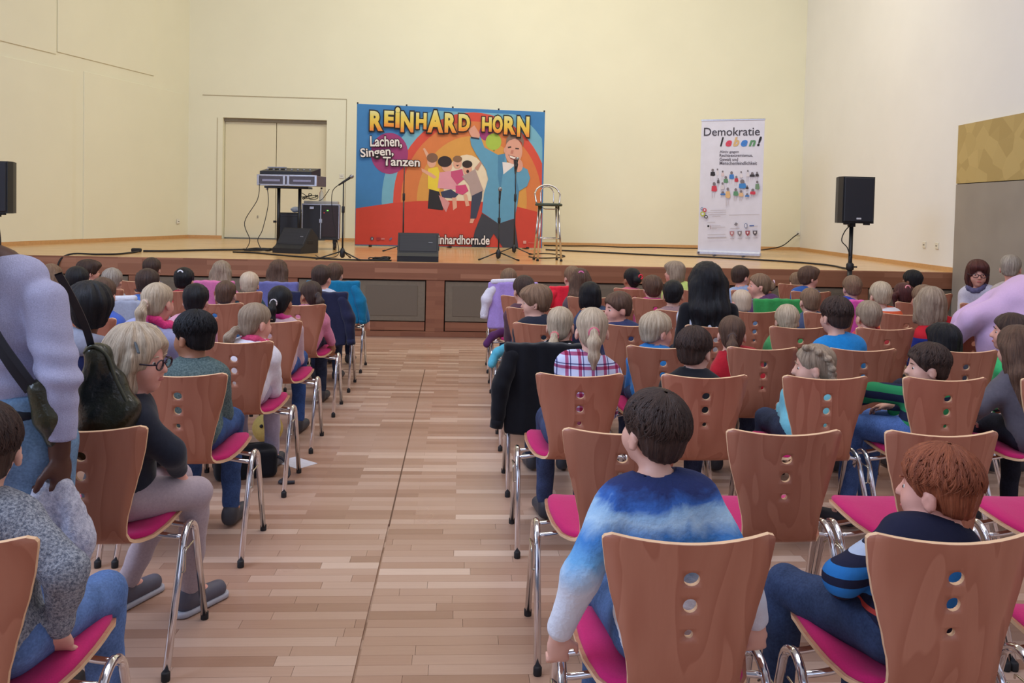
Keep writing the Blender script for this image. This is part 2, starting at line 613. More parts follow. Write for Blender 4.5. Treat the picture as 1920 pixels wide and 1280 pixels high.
# back wall with the recessed double door
DX0, DX1, DZ = -4.475, -2.56, 3.157
wb = MB()
wb.box(((-5.3 + DX0) / 2, YB + .15, HW / 2), (DX0 + 5.3, 0.3, HW))
wb.box(((DX1 + 6.9) / 2, YB + .15, HW / 2), (6.9 - DX1, 0.3, HW))
wb.box(((DX0 + DX1) / 2, YB + .15, (DZ + HW) / 2), (DX1 - DX0, 0.3, HW - DZ))
wb.box(((DX0 + DX1) / 2, YB + .28, HW / 2), (DX1 - DX0, 0.04, HW))
wb = wb.build('wall_back', M_WALL)
tag(wb, 'cream back wall of the stage', kind='structure')
for c, s in (((-3.525, YB - .002, 3.561), (2.65, .012, .016)), ((-2.2, YB - .002, 2.25), (.012, .010, 2.62)), ((-4.575, YB - .002, 2.0), (.010, .010, 2.3))):
    MB().box(c, s).build('panel_joint', M_GROOVE, wb)
door = empty('door_1', ((DX0 + DX1) / 2, YB + .14, ZS))
tag(door, 'cream double door recessed into the stage back wall', kind='structure')
W2 = (DX1 - DX0) / 2
for sgn in (-1, 1):
    lf = MB().box((sgn * (W2 / 2), 0.02, (DZ - ZS - .06) / 2 + .01), (W2 - .012, 0.05, DZ - ZS - .08), None, .004).build('door_leaf', M_DOOR, door)
MB().box((0, 0.0, DZ - ZS - .03), (W2 * 2, 0.10, .06)).build('head_shade_strip', plain('recess_shade_tone', (150, 140, 122), .7), door)  # dark strip painting the shade at the top of the door recess
MB().box((-.33, -0.012, .42), (.02, .02, .05), None, .004).build('lock', plain('lock_metal', (170, 160, 140), .3, 1.0), door)
# right wall: one long plane, with the tall partition panel in front of the stage
RA, RB = Vector((6.58, YB, 0)), Vector((5.09, -5, 0))
_rd = (RB - RA).normalized()
_rn = Vector((_rd.y, -_rd.x, 0))
MR = Matrix(((_rd.x, _rn.x, 0, RA.x), (_rd.y, _rn.y, 0, RA.y), (0, 0, 1, 0), (0, 0, 0, 1)))
RLn = (RB - RA).length
wr = MB().box((RLn / 2 - .1, -0.1, HW / 2), (RLn + .2, 0.2, HW), MR).build('wall_right', M_WALL_R)
tag(wr, 'pale right side wall running from stage to hall', kind='structure')
t = NT('mottled_olive_panel')
v = t.coords('Object', (1, 1, 1))
vo = t.n('ShaderNodeTexVoronoi', feature='F1')
vo.inputs['Scale'].default_value = 5.0
t.l(v, vo.inputs['Vector'])
vr = t.n('ShaderNodeSeparateColor'); t.l(vo.outputs['Color'], vr.inputs[0])
M_OLIVE = t.set(t.ramp(vr.outputs[0], [(0.0, lin((176, 150, 92))), (1.0, lin((196, 170, 110)))]), 0.6)
M_TAUPE = plain('taupe_partition', (152, 142, 132), 0.5, var=.08, scale=2)
part = empty('trim_1', tuple(MR @ Vector((6.05, 0, 0))), math.atan2(_rd.y, _rd.x))
tag(part, 'taupe partition panel with mottled olive band on the right wall', kind='structure')
MB().box((3.0, -0.035, 1.0), (6.0, 0.07, 1.985)).build('lower_panel', M_TAUPE, part)
MB().box((3.0, -0.035, 2.36), (6.0, 0.07, 0.715)).build('upper_panel', M_OLIVE, part)
MB().box((3.0, -0.030, 1.997), (6.0, 0.05, 0.012)).build('joint', M_GAP, part)
ce = MB().box((0, 5.6, HW + .1), (14.4, 21.6, .2)).build('ceiling', M_CEIL)
tag(ce, 'plain pale ceiling of the hall', kind='structure')

# ------------------------------------------------------------------ stage
deck = MB()
xl = lambda y: LA.x + (LB.x - LA.x) * (YB - y) / (YB - YS)
xr = lambda y: RA.x + (RB.x - RA.x) * (YB - y) / (YB + 5)
deck.prism([(xl(YS), YS), (xr(YS) , YS), (xr(YB), YB), (xl(YB), YB)], 2, ZS - .05, ZS)
stage = deck.build('stage_platform', M_STAGE)
tag(stage, 'raised stage with oak deck in a warm-lit honey tone and wood-clad front', kind='structure')
XL, XR = xl(YS), xr(YS)
def sbox(name, xa, xb, za, zb, ya, yb, mat, bev=.003, parent=stage):
    return MB().box(((xa + xb) / 2, (ya + yb) / 2, (za + zb) / 2), (xb - xa, yb - ya, zb - za), None, bev).build(name, mat, parent)
sbox('fascia', XL, XR, 0.690, ZS - .002, YS - .02, YS + .03, M_FASCIA)
sbox('shadow_gap', XL, XR, 0.66, 0.690, YS + .02, YS + .03, M_GAP, 0)
sbox('plinth', XL, XR, 0.0, 0.065, YS - .008, YS + .03, M_POST)
sbox('carcass', XL, XR, 0.0, ZS - .06, YS + .06, YS + .1, M_GAP, 0)
k = -4
while True:
    a = -0.19 + 1.75 * k
    b = a + 1.53
    k += 1
    if a > XR: break
    if b < XL: continue
    a, b2 = max(a, XL), min(b, XR)
    pn = sbox('vent_panel', a + .012, b2 - .012, 0.188, 0.672, YS + .012, YS + .04, M_PANEL)
    n = 2
    wv = (b2 - a - .024 - .09 * 3) / 2
    if wv > .1:
        for i in range(2):
            xa = a + .012 + .09 + i * (wv + .09)
            sbox('perforated_field', xa, xa + wv, 0.25, 0.615, YS + .006, YS + .02, M_PERF, .002, pn)
    sbox('kick_board', a + .012, b2 - .012, 0.072, 0.178, YS + .008, YS + .04, M_POST)
    if b < XR: sbox('post', b, min(b + .22, XR), 0.065, 0.690, YS - .004, YS + .04, M_POST)
# baseboards on the stage
MB().box((LL / 2, 0.012, ZS + .028), (LL, .024, .056), ML).build('baseboard_left', M_BASE)
MB().box(((-5.1 + DX0) / 2, YB - .012, ZS + .028), (DX0 + 5.1, .024, .056)).build('baseboard_back', M_BASE)
MB().box(((DX1 + 6.58) / 2, YB - .012, ZS + .028), (6.58 - DX1, .024, .056)).build('baseboard_back_right', M_BASE)
MB().box((3.02, 0.012, ZS + .028), (6.02, .024, .056), MR).build('baseboard_right', M_BASE)
for n, l in (('baseboard_left', 'thin beech baseboard along the left stage wall'), ('baseboard_back', 'thin beech baseboard left of the stage door'), ('baseboard_back_right', 'thin beech baseboard along the back stage wall'), ('baseboard_right', 'thin beech baseboard along the right stage wall')):
    tag(bpy.data.objects[n], l, kind='structure')

# ------------------------------------------------------------------ stacking chair: one bent plywood shell, red seat pad, chrome side frames
def ply_mat(name, light, dark):
    t = NT(name)
    tc = t.n('ShaderNodeTexCoord')
    oi = t.n('ShaderNodeObjectInfo')
    off = t.n('ShaderNodeVectorMath', operation='SCALE')
    t.l(oi.outputs['Location'], off.inputs[0]); off.inputs['Scale'].default_value = 3.1
    add = t.n('ShaderNodeVectorMath', operation='ADD')
    t.l(tc.outputs['Object'], add.inputs[0]); t.l(off.outputs[0], add.inputs[1])
    s = t.sep(add.outputs[0])
    mp = t.n('ShaderNodeMapping'); mp.inputs['Scale'].default_value = (7, 7, 1.1)
    t.l(add.outputs[0], mp.inputs['Vector'])
    nz = t.noise(mp.outputs[0], 1.0, 2, 0.5, 0.3)
    w = t.math('FRACT', t.math('MULTIPLY', nz, 7.0))
    mp2 = t.n('ShaderNodeMapping'); mp2.inputs['Scale'].default_value = (140, 140, 6)
    t.l(add.outputs[0], mp2.inputs['Vector'])
    fine = t.noise(mp2.outputs[0], 1.0, 3, 0.6)
    a, b = lin(light), lin(dark)
    col = t.ramp(w, [(0.0, a), (0.55, tuple((x * .6 + y * .4) for x, y in zip(a, b))), (0.95, b), (1.0, a)])
    col = t.mix(t.math('MULTIPLY', fine, 0.45), col, b)
    return t.set(col, 0.38, 0, 0.45)
M_PLY = ply_mat('beech_plywood_face', (186, 124, 98), (168, 104, 80))
M_EDGE = plain('plywood_edge', (226, 186, 146), 0.6)
M_PAD = cloth('red_upholstery', (190, 34, 102), .10, .15, .9, 220)
M_CHROME = plain('chrome', (225, 225, 230), 0.12, 1.0, var=.02)
M_CHROME_DULL = plain('zinc_wire', (200, 195, 180), 0.25, 1.0)
M_RUBBER = plain('black_rubber', (30, 28, 30), 0.7)

_prof = [(.235, .432), (.215, .447), (.17, .456), (.08, .452), (-.02, .440), (-.09, .432), (-.145, .436), (-.178, .458), (-.193, .50), (-.200, .56), (-.207, .64), (-.216, .73), (-.232, .835)]
_prof = spline([(0, a, b) for a, b in _prof], 8)
_arc = [0.0]
for a, b in zip(_prof, _prof[1:]): _arc.append(_arc[-1] + (b - a).length)
ARC = _arc[-1]
def prof(s):
    s = min(max(s, 0), ARC)
    for i in range(len(_arc) - 1):
        if s <= _arc[i + 1]:
            f = (s - _arc[i]) / (_arc[i + 1] - _arc[i])
            p = _prof[i].lerp(_prof[i + 1], f)
            T = (_prof[i + 1] - _prof[i]).normalized()
            return p, T
_wk = [(0.0, .150), (.012, .182), (.03, .200), (.07, .212), (.16, .216), (.25, .207), (.33, .185), (.375, .158), (.41, .136), (.45, .128), (.50, .133), (.56, .146), (.62, .162), (.68, .178), (.735, .190), (.79, .198), (ARC - .025, .201), (ARC - .01, .196), (ARC, .178)]
def halfw(s):
    for (a, x), (b, y) in zip(_wk, _wk[1:]):
        if s <= b:
            f = (s - a) / (b - a)
            f = f * f * (3 - 2 * f) * .35 + f * .65
            return x + (y - x) * f
    return _wk[-1][1]
def shell_pt(u, s, off):
    """u across, s along the profile from seat front to back top, off = along the outer (underside / rear) normal"""
    p, T = prof(s)
    N = Vector((0, -T.z, T.y))         # away from the sitter: below the seat, behind the back
    back = min(max((s - .42) / .12, 0), 1)
    cx = u / .2
    q = Vector((u, p.y, p.z))
    q.y += back * 0.040 * (cx * cx) - back * 0.008
    if s > ARC - .12: q.z += 0.016 * (cx * cx - .7) * min((s - ARC + .12) / .12, 1)
    seat = 1 - back
    q.z += seat * 0.006 * (cx * cx)
    return q + N * off
HOLES = [(ARC - .092, .0185), (ARC - .159, .0165), (ARC - .226, .0100)]
def shell_mesh():
    q = .026
    us_mid = [-q, -q / 2, 0, q / 2, q]
    rows, s = [0, .006, .014, .026, .045, .07, .1, .14, .18, .22, .26, .29, .315, .335, .352, .368, .384, .40, .42, .445, .475, .51, .54], None
    hs = sorted([h[0] for h in HOLES])
    rows += [.57]
    for c in hs: rows += [c - q, c - q / 2, c, c + q / 2, c + q]
    rows += [ARC - .05, ARC - .036, ARC - .026, ARC - .016, ARC - .008, ARC - .003, ARC]
    rows = sorted(set(round(r, 5) for r in rows))
    mb = MB()
    def grid(off, flip):
        base = len(mb.v)
        cols = 13
        for r in rows:
            w = halfw(r)
            out = [q + (w - q) * f for f in (.25, .5, .75, 1.0)]
            us = [-x for x in out[::-1]] + us_mid + out
            for u in us: mb.v.append(tuple(shell_pt(u, r, off)))
        skip = {}
        for c, rr in HOLES:
            i0 = rows.index(round(c - q, 5))
            for i in range(i0, i0 + 4):
                for j in range(4, 8): skip[(i, j)] = 1
        for i in range(len(rows) - 1):
            for j in range(cols - 1):
                if (i, j) in skip: continue
                f = [base + i * cols + j, base + i * cols + j + 1, base + (i + 1) * cols + j + 1, base + (i + 1) * cols + j]
                mb.f.append(f[::-1] if flip else f); mb.mi.append(0)
        rings = []
        for c, rr in HOLES:
            i0 = rows.index(round(c - q, 5))
            sq = [(i0, 4 + j) for j in range(4)] + [(i0 + i, 8) for i in range(4)] + [(i0 + 4, 8 - j) for j in range(4)] + [(i0 + 4 - i, 4) for i in range(4)]
            ring = []
            for k in range(16):
                a = -3 * PI / 4 + 2 * PI * k / 16
                ring.append(len(mb.v))
                mb.v.append(tuple(shell_pt(rr * math.cos(a), c + rr * math.sin(a), off)))
            for k in range(16):
                (i, j), (i2, j2) = sq[k], sq[(k + 1) % 16]
                f = [base + i * cols + j, base + i2 * cols + j2, ring[(k + 1) % 16], ring[k]]
                mb.f.append(f[::-1] if flip else f); mb.mi.append(0)
            rings.append(ring)
        return base, rings
    b0, r0 = grid(0.0, True)
    b1, r1 = grid(0.011, False)
    cols, n = 13, len(rows)
    for i in range(n - 1):
        for j in (0, cols - 1):
            f = [b0 + i * cols + j, b0 + (i + 1) * cols + j, b1 + (i + 1) * cols + j, b1 + i * cols + j]
            mb.f.append(f if j == 0 else f[::-1]); mb.mi.append(1)
    for i in (0, n - 1):
        for j in range(cols - 1):
            f = [b0 + i * cols + j, b0 + i * cols + j + 1, b1 + i * cols + j + 1, b1 + i * cols + j]
            mb.f.append(f[::-1] if i == 0 else f); mb.mi.append(1)
    for a, b in zip(r0, r1):
        for k in range(16):
            mb.f.append([a[k], a[(k + 1) % 16], b[(k + 1) % 16], b[k]]); mb.mi.append(1)
    me = mb.mesh('plywood_shell', False, [M_PLY, M_EDGE])
    me.polygons.foreach_set('use_smooth', [p.material_index == 0 for p in me.polygons])
    return me
def pad_mesh():
    mb = MB()
    rows = [.012, .02, .04, .08, .13, .18, .23, .27, .30, .33, .355, .375, .388]
    for k, (ins, off) in enumerate(((.010, -.001), (.012, -.010), (.024, -.017))):
        for r in rows:
            rr = min(max(r, .012 + (.006 if k == 2 else 0)), .388 - (.008 if k == 2 else 0))
            w = max(halfw(rr) - ins, .02)
            if r >= .375: w *= .93 if r < .38 else .80
            for j in range(9):
                u = -w + 2 * w * j / 8
                mb.v.append(tuple(shell_pt(u, rr, off)))
    n, c = len(rows), 9
    L = n * c
    for i in range(n - 1):
        for j in range(c - 1):
            mb.f.append([2 * L + i * c + j, 2 * L + (i + 1) * c + j, 2 * L + (i + 1) * c + j + 1, 2 * L + i * c + j + 1])
    loop = [(0, j) for j in range(c)] + [(i, c - 1) for i in range(1, n)] + [(n - 1, j) for j in range(c - 2, -1, -1)] + [(i, 0) for i in range(n - 2, 0, -1)]
    for k in (0, 1):
        for a, b in zip(loop, loop[1:] + loop[:1]):
            mb.f.append([k * L + a[0] * c + a[1], k * L + b[0] * c + b[1], (k + 1) * L + b[0] * c + b[1], (k + 1) * L + a[0] * c + a[1]])
    mb.mi = [0] * len(mb.f)
    me = mb.mesh('seat_pad', True)
    me.materials.append(M_PAD)
    return me
import bmesh
def fix_normals(me):
    bm = bmesh.new(); bm.from_mesh(me)
    bmesh.ops.recalc_face_normals(bm, faces=bm.faces)
    bm.to_mesh(me); bm.free()
    return me
CH = {}
CH['plywood_shell'] = fix_normals(shell_mesh())
CH['seat_pad'] = fix_normals(pad_mesh())
def chair_frame_meshes():
    r = .0125
    for sg in (-1, 1):
        x = sg * .262
        path = round_path([(x, -.208, .012), (x - sg * .006, -.02, .405), (x - sg * .008, .045, .432), (x - sg * .006, .10, .405), (x, .212, .012)], .055, 5)
        mb = MB().tube(path, r, 12)
        CH['side_frame', sg] = mb.mesh('side_frame', True, [M_CHROME])
        wire = round_path([(x, -.075, .30), (x + sg * .016, -.075, .30), (x + sg * .017, -.075, .375), (x + sg * .017, .02, .375), (x, .045, .35)], .012, 3)
        CH['row_hook', sg] = MB().tube(wire, .0032, 6).mesh('row_hook', True, [M_CHROME_DULL])
    for yy in (-.015, .095):
        CH['crossbar', yy] = MB().tube(round_path([(-.256, yy, .398), (-.205, yy, .402), (-.12, yy, .420), (.12, yy, .420), (.205, yy, .402), (.256, yy, .398)], .03, 3), .0095, 10).mesh('crossbar', True, [M_CHROME])
    CH['foot_cap'] = MB().lathe([(.0135, 0), (.0145, .004), (.0145, .026), (.012, .030)], 12).mesh('foot_cap', True, [M_RUBBER])
chair_frame_meshes()
def make_chair(x, y, rz, label, group):
    """y is where the rear feet stand"""
    c, s = math.cos(rz), math.sin(rz)
    root = empty('stacking_chair', (x - s * .208, y + c * .208, 0), rz)
    tag(root, label, 'chair', group)
    link('plywood_shell', CH['plywood_shell'], None, root)
    link('seat_pad', CH['seat_pad'], None, root)
    for sg in (-1, 1):
        fr = link('side_frame', CH['side_frame', sg], None, root)
        for yy in (-.208, .212): link('foot_cap', CH['foot_cap'], None, fr, (sg * .262, yy, 0))
        link('row_hook', CH['row_hook', sg], None, root)
    for yy in (-.015, .095): link('crossbar', CH['crossbar', yy], None, root)
    return root

# ------------------------------------------------------------------ big printed pop-up banner
M_BLACK = plain('matt_black_plastic', (30, 31, 36), 0.55)
M_GRILLE = perforated('speaker_grille', (36, 38, 48), (20, 21, 27))
M_STEEL = plain('black_steel_tube', (26, 26, 29), 0.4)
M_ALU = plain('aluminium', (190, 190, 198), 0.3, 1.0)
_P = {}
def ink(rgb):
    if rgb not in _P: _P[rgb] = plain('print_ink', rgb, 0.75, var=.03, scale=8)
    return _P[rgb]
BW, BH = 3.123, 2.30
banner = empty('pop_up_banner', (-1.73, 14.02, ZS), math.atan2(.38, 3.1))
tag(banner, 'large colourful printed pop-up banner standing behind the microphones', 'banner')
RX = Matrix.Rotation(PI / 2, 4, 'X')     # local XY drawing -> upright, facing the hall
MB().box((BW / 2, .02, BH / 2 + .02), (BW, .03, BH), None, .006).build('fabric_panel', ink((58, 120, 176)), banner)
for fx in (.25, 1.56, 2.87):
    MB().box((fx, .18, .02), (.05, .40, .03), None, .005).build('foot', M_STEEL, banner)
    MB().tube([(fx, .05, .03), (fx, .07, BH - .1)], .012, 8).build('rear_strut', M_ALU, banner, True)
for fx in (.01, .80, 1.56, 2.33, 3.11):
    MB().box((fx, .02, BH + .03), (.025, .03, .03), None, .004).build('top_clip', M_STEEL, banner)
def B(ix, iy):
    u = (ix - (668 - (iy - 197) * .0113)) / 352 * BW
    top = 197 + (ix - 668) * .0284
    bot = 462 + (ix - 665) * .0142
    return (min(max(u, 0.0), BW), min(max((bot - iy) / (bot - top) * BH, 0.0), BH))
def C5(cx, cy):
    return B(660 + cx / 4.4135, 190 + cy / 4.4135)
_layer = [0]
def printed(name, shapes, parent, conv, y0=0.004, tilt=None):
    """flat printed shapes, one per colour step, each a hair in front of the last"""
    mb, mats = MB(), []
    for rgb, pts in shapes:
        m = ink(rgb)
        if m not in mats: mats.append(m)
        _layer[0] += 1
        y = y0 - _layer[0] * .00025
        q = [conv(*p) for p in pts]
        a = sum(q[i][0] * q[(i + 1) % len(q)][1] - q[(i + 1) % len(q)][0] * q[i][1] for i in range(len(q)))
        if a < 0: q = q[::-1]
        mb.add([(p[0], y, p[1] + .02) for p in q], [tuple(range(len(q)))], None, mats.index(m))
    return mb.build(name, None, parent, mats=mats)
def oval(cx, cy, rx, ry, n=28, a0=0, a1=360):
    return [(cx + rx * math.cos(rad(a0 + (a1 - a0) * k / n)), cy + ry * math.sin(rad(a0 + (a1 - a0) * k / n))) for k in range(n + (a1 - a0 != 360))]
def clipo(pts, x0=36, x1=1568, y0=60, y1=1190):
    return [(min(max(x, x0), x1), min(max(y, y0 + (x - 33) * .029), y1)) for x, y in pts]
rings = [((112, 168, 190), 745, 850), ((203, 76, 60), 652, 742), ((205, 118, 66), 590, 668), ((206, 148, 72), 460, 545)]
printed('printed_rainbow', [(c, clipo(oval(980, 830, rx, ry, 56))) for c, rx, ry in rings] + [((222, 205, 178), oval(930, 720, 190, 280)), ((196, 66, 52), [(30, 893), (160, 872), (320, 848), (520, 830), (740, 824), (940, 826), (1140, 838), (1340, 868), (1572, 925), (1565, 1222), (24, 1192)])], banner, C5)
printed('printed_balloon', [((152, 58, 112), oval(297, 437, 150, 170, 36))], banner, C5)
printed('printed_balloon', [((150, 56, 112), oval(1090, 255, 58, 66))], banner, C5)
printed('printed_balloon', [((160, 184, 72), oval(1152, 330, 66, 70)), ((110, 130, 60), [(1148, 398), (1166, 398), (1157, 415)])], banner, C5)
SKIN_P = (214, 160, 136)
printed('printed_child', [((214, 165, 140), [(600, 470), (568, 395), (582, 388), (625, 455)]), (SKIN_P, oval(640, 505, 36, 46)), ((122, 88, 70), oval(645, 470, 46, 40)), ((222, 196, 62), [(610, 560), (690, 545), (722, 640), (702, 752), (610, 724)]), (SKIN_P, [(556, 556), (640, 598), (682, 628), (662, 644), (560, 584)]), ((38, 36, 42), [(622, 730), (702, 750), (742, 870), (735, 905), (610, 892)])], banner, C5)
printed('printed_child', [(SKIN_P, oval(766, 534, 44, 52)), ((44, 34, 38), oval(748, 500, 58, 46)), ((214, 148, 160), [(705, 590), (800, 578), (872, 660), (842, 732), (690, 722)]), ((54, 60, 86), [(715, 752), (800, 730), (862, 772), (830, 806), (730, 800)]), ((204, 140, 140), [(700, 780), (742, 800), (792, 842), (762, 922), (735, 882)]), (SKIN_P, [(810, 800), (846, 800), (852, 882), (820, 906)])], banner, C5)
printed('printed_child', [(SKIN_P, oval(852, 512, 36, 46)), ((130, 96, 72), oval(853, 478, 38, 28)), ((190, 78, 118), [(800, 582), (892, 560), (912, 642), (850, 692), (800, 622)]), ((196, 70, 116), [(840, 700), (922, 690), (946, 742), (900, 776), (840, 760)]), (SKIN_P, [(905, 772), (932, 770), (956, 866), (925, 872)]), ((70, 45, 45), [(838, 528), (868, 526), (853, 540)])], banner, C5)
printed('printed_child', [((190, 140, 120), [(995, 552), (1045, 492), (1060, 500), (1022, 572)]), (SKIN_P, oval(936, 560, 36, 48)), ((48, 36, 36), oval(934, 520, 42, 32)), ((60, 34, 34), oval(938, 580, 12, 14)), ((170, 148, 144), [(890, 622), (1000, 560), (1072, 742), (972, 792), (950, 692)]), ((58, 64, 84), [(976, 782), (1062, 742), (1060, 802), (1012, 972), (964, 984), (970, 852)]), (SKIN_P, [(965, 975), (1000, 975), (985, 1012), (958, 1012)])], banner, C5)
printed('printed_man', [
    ((58, 60, 70), [(1060, 930), (1200, 1016), (1336, 976), (1372, 1224), (1240, 1220), (1162, 1100), (1092, 1216), (976, 1212), (1002, 1080)]),
    ((92, 150, 182), [(955, 300), (1040, 288), (1076, 380), (1190, 440), (1252, 428), (1270, 520), (1330, 520), (1402, 540), (1442, 560), (1466, 632), (1440, 700), (1372, 742), (1360, 850), (1336, 972), (1200, 1016), (1060, 922), (1076, 762), (1110, 642), (1090, 560), (1010, 442), (965, 362)]),
    ((74, 128, 164), [(1190, 440), (1252, 428), (1232, 600), (1212, 760), (1190, 610)]), ((74, 128, 164), [(1330, 560), (1372, 742), (1360, 850), (1330, 700)]),
    ((222, 214, 212), [(1228, 500), (1310, 505), (1336, 524), (1238, 602)]),
    ((210, 152, 132), [(945, 250), (940, 232), (990, 196), (1000, 212), (1036, 268), (1032, 302), (992, 308), (962, 284)]),
    ((210, 154, 134), oval(1322, 408, 74, 108, 32)), ((206, 150, 130), oval(1250, 400, 12, 24)),
    ((128, 104, 92), [(1255, 350), (1262, 300), (1290, 262), (1340, 250), (1392, 268), (1408, 320), (1402, 372), (1388, 330), (1340, 300), (1285, 318)]),
    ((70, 50, 46), [(1272, 372), (1300, 366), (1302, 378), (1274, 384)]), ((70, 50, 46), [(1336, 378), (1368, 382), (1366, 392), (1336, 390)]),
    ((184, 120, 104), [(1300, 400), (1322, 398), (1318, 430), (1296, 430)]), ((130, 66, 62), [(1276, 436), (1350, 458), (1330, 484), (1296, 472)]), ((230, 222, 214), [(1284, 443), (1344, 461), (1328, 472), (1296, 463)]),
    ((210, 152, 132), oval(1364, 528, 38, 54)), ((34, 34, 40), [(1322, 480), (1350, 476), (1362, 520), (1346, 600), (1334, 600)]), ((40, 52, 70), [(960, 292), (1030, 300), (1034, 314), (964, 306)])], banner, C5)
for shp in [((60, 66, 92), oval(160, 1143, 13, 15, 12)), ((220, 214, 210), [(157, 1136), (164, 1136), (164, 1152), (157, 1152)]), ((160, 52, 58), [(196, 1133), (228, 1133), (228, 1155), (196, 1155)]), ((196, 120, 116), [(234, 1138), (262, 1138), (262, 1152), (234, 1152)]), ((104, 104, 128), [(298, 1146), (318, 1132), (322, 1144), (304, 1160)]), ((206, 150, 140), [(1412, 1160), (1438, 1160), (1438, 1184), (1412, 1184)]), ((200, 110, 96), [(1455, 1172), (1508, 1176), (1508, 1181), (1455, 1178)])]:
    printed('printed_icon', [shp], banner, C5)

tg = NT('title_letter_ink')
gx = tg.sep(tg.coords('Generated'))
M_TITLE = tg.set(tg.ramp(gx[1], [(0.02, lin((222, 134, 58))), (0.30, lin((218, 176, 66))), (0.75, lin((216, 194, 92))), (1.0, lin((212, 204, 140)))]), 0.75)
M_INKBLACK = ink((28, 24, 28))
M_INKWHITE = ink((226, 218, 214))
def letter(ch, x0, x1, y0, y1, conv, parent, mat, back, bold=.05, lean=0.0, yoff=-.03, fat=.055):
    (u0, v0), (u1, v1) = conv(x0, y1), conv(x1, y0)
    me = text_mesh('letter', ch, 1.0, bold)
    co = np.empty(len(me.vertices) * 3, np.float32)
    me.vertices.foreach_get('co', co)
    co = co.reshape(-1, 3)
    lo, hi = co.min(0), co.max(0)
    sx, sy = (u1 - u0) / (hi[0] - lo[0]), (v1 - v0) / (hi[1] - lo[1])
    for m, mt, y in ((me, mat, yoff), (text_mesh('letter_outline', ch, 1.0, bold + fat), back, yoff + .004)):
        if mt is None: continue
        m.materials.append(mt)
        o = link(m.name.split('.')[0], m, None, parent, ((u0 - lo[0] * sx), y, v0 - lo[1] * sy + .02), (PI / 2, lean, 0))
        o.scale = (sx, sy, 1)
for ch, x0, x1, y0, y1 in (('R', 691, 715, 211, 247), ('E', 717, 735, 210, 239), ('i', 737, 746, 203, 241), ('N', 747, 771, 211, 249), ('H', 775, 795, 213, 243), ('A', 796, 826, 208, 249), ('R', 828, 851, 213, 249), ('D', 854, 876, 214, 246), ('H', 898, 917, 219, 246), ('O', 918, 938, 216, 249), ('R', 940, 963, 217, 251), ('N', 965, 989, 217, 255)):
    letter(ch, x0, x1, y0, y1, B, banner, M_TITLE, M_INKBLACK)
def word(s, x0, x1, y0, y1, conv, parent, mat, back, bold=.02, lean=0.0, yoff=-.03, fat=.05, shear=0.0):
    (u0, v0), (u1, v1) = conv(x0, y1), conv(x1, y0)
    me = text_mesh('lettering', s, 1.0, bold, shear)
    co = np.empty(len(me.vertices) * 3, np.float32)
    me.vertices.foreach_get('co', co)
    co = co.reshape(-1, 3)
    lo, hi = co.min(0), co.max(0)
    sx, sy = (u1 - u0) / (hi[0] - lo[0]), (v1 - v0) / (hi[1] - lo[1])
    for m, mt, y in ((me, mat, yoff), (None if back is None else text_mesh('lettering_outline', s, 1.0, bold + fat, shear), back, yoff + .003)):
        if mt is None: continue
        m.materials.append(mt)
        o = link(m.name.split('.')[0], m, None, parent, ((u0 - lo[0] * sx), y, v0 - lo[1] * sy + .02), (PI / 2, lean, 0))
        o.scale = (sx, sy, 1)
        tag(o, kind='stuff')
word('Lachen,', 692, 750, 259, 280, B, banner, M_INKWHITE, M_INKBLACK, lean=rad(-2))
word('Singen,', 675, 735, 282, 302, B, banner, M_INKWHITE, M_INKBLACK, lean=rad(-6))
word('Tanzen', 715, 783, 297, 312, B, banner, M_INKWHITE, M_INKBLACK)
word('reinhardhorn.de', 803, 915, 443, 459, B, banner, M_INKWHITE, M_INKBLACK)

# ------------------------------------------------------------------ roll-up banner
RWd, RHt = 0.985, 2.07
roll = empty('roll_up_banner', (3.765, 13.42, ZS), math.atan2(-.40, .90))
tag(roll, 'white roll-up banner with small printed figures standing right of the bar stool', 'banner')
M_PAPER = ink((212, 211, 226))
MB().box((RWd / 2, 0, RHt / 2 + .07), (RWd - .02, .006, RHt), None, 0).build('printed_sheet', M_PAPER, roll)
MB().box((RWd / 2, .0, .045), (RWd, .11, .075), None, .02).build('base_cassette', plain('silver_cassette', (192, 196, 214), .35, .6), roll)
MB().box((RWd / 2, 0, RHt + .075), (RWd, .022, .025), None, .006).build('top_rail', M_ALU, roll)
MB().tube([(RWd / 2, .02, .06), (RWd / 2, .02, RHt + .07)], .010, 8).build('rear_pole', M_ALU, roll, True)
for fx in (.28, .72): MB().box((fx, -.03, .006), (.03, .26, .012), None, .003).build('foot', M_STEEL, roll)
MB().box((.03, -.057, .045), (.03, .006, .03)).build('end_badge', plain('dark_badge', (70, 66, 84), .5), roll)
def D6(cx, cy):
    left = 65 - (cy - 55) * .0349
    bot = 1205 + (cx - 25) * .07
    top = 56 - (cx - 65) * .0087
    return (min(max((cx - left) / 575 * RWd, .012), RWd - .012), (bot - cy) / (bot - top) * (RHt - .02) + .06)
_layer[0] = 0
word('Demokratie', 90, 592, 112, 187, D6, roll, ink((62, 58, 70)), None, .006, yoff=-.008)
for ch, x0, x1, y0, y1, c in (('l', 236, 272, 200, 282, (34, 30, 36)), ('e', 286, 345, 228, 284, (206, 66, 92)), ('b', 352, 412, 200, 284, (206, 172, 122)), ('e', 422, 484, 226, 286, (62, 124, 204)), ('n', 492, 556, 228, 284, (92, 142, 104)), ('!', 566, 608, 196, 284, (34, 30, 36))):
    word(ch, x0, x1, y0, y1, D6, roll, ink(c), None, .045, yoff=-.008, shear=.3)
for s, x1, y in (('Aktiv gegen', 405, 346), ('Rechtsextremismus,', 528, 378), ('Gewalt und', 398, 411), ('Menschenfeindlichkeit', 566, 446)):
    word(s, 232, x1, y - 26, y, D6, roll, ink((86, 80, 92)), None, .012, yoff=-.008)
rs = random.Random(3)
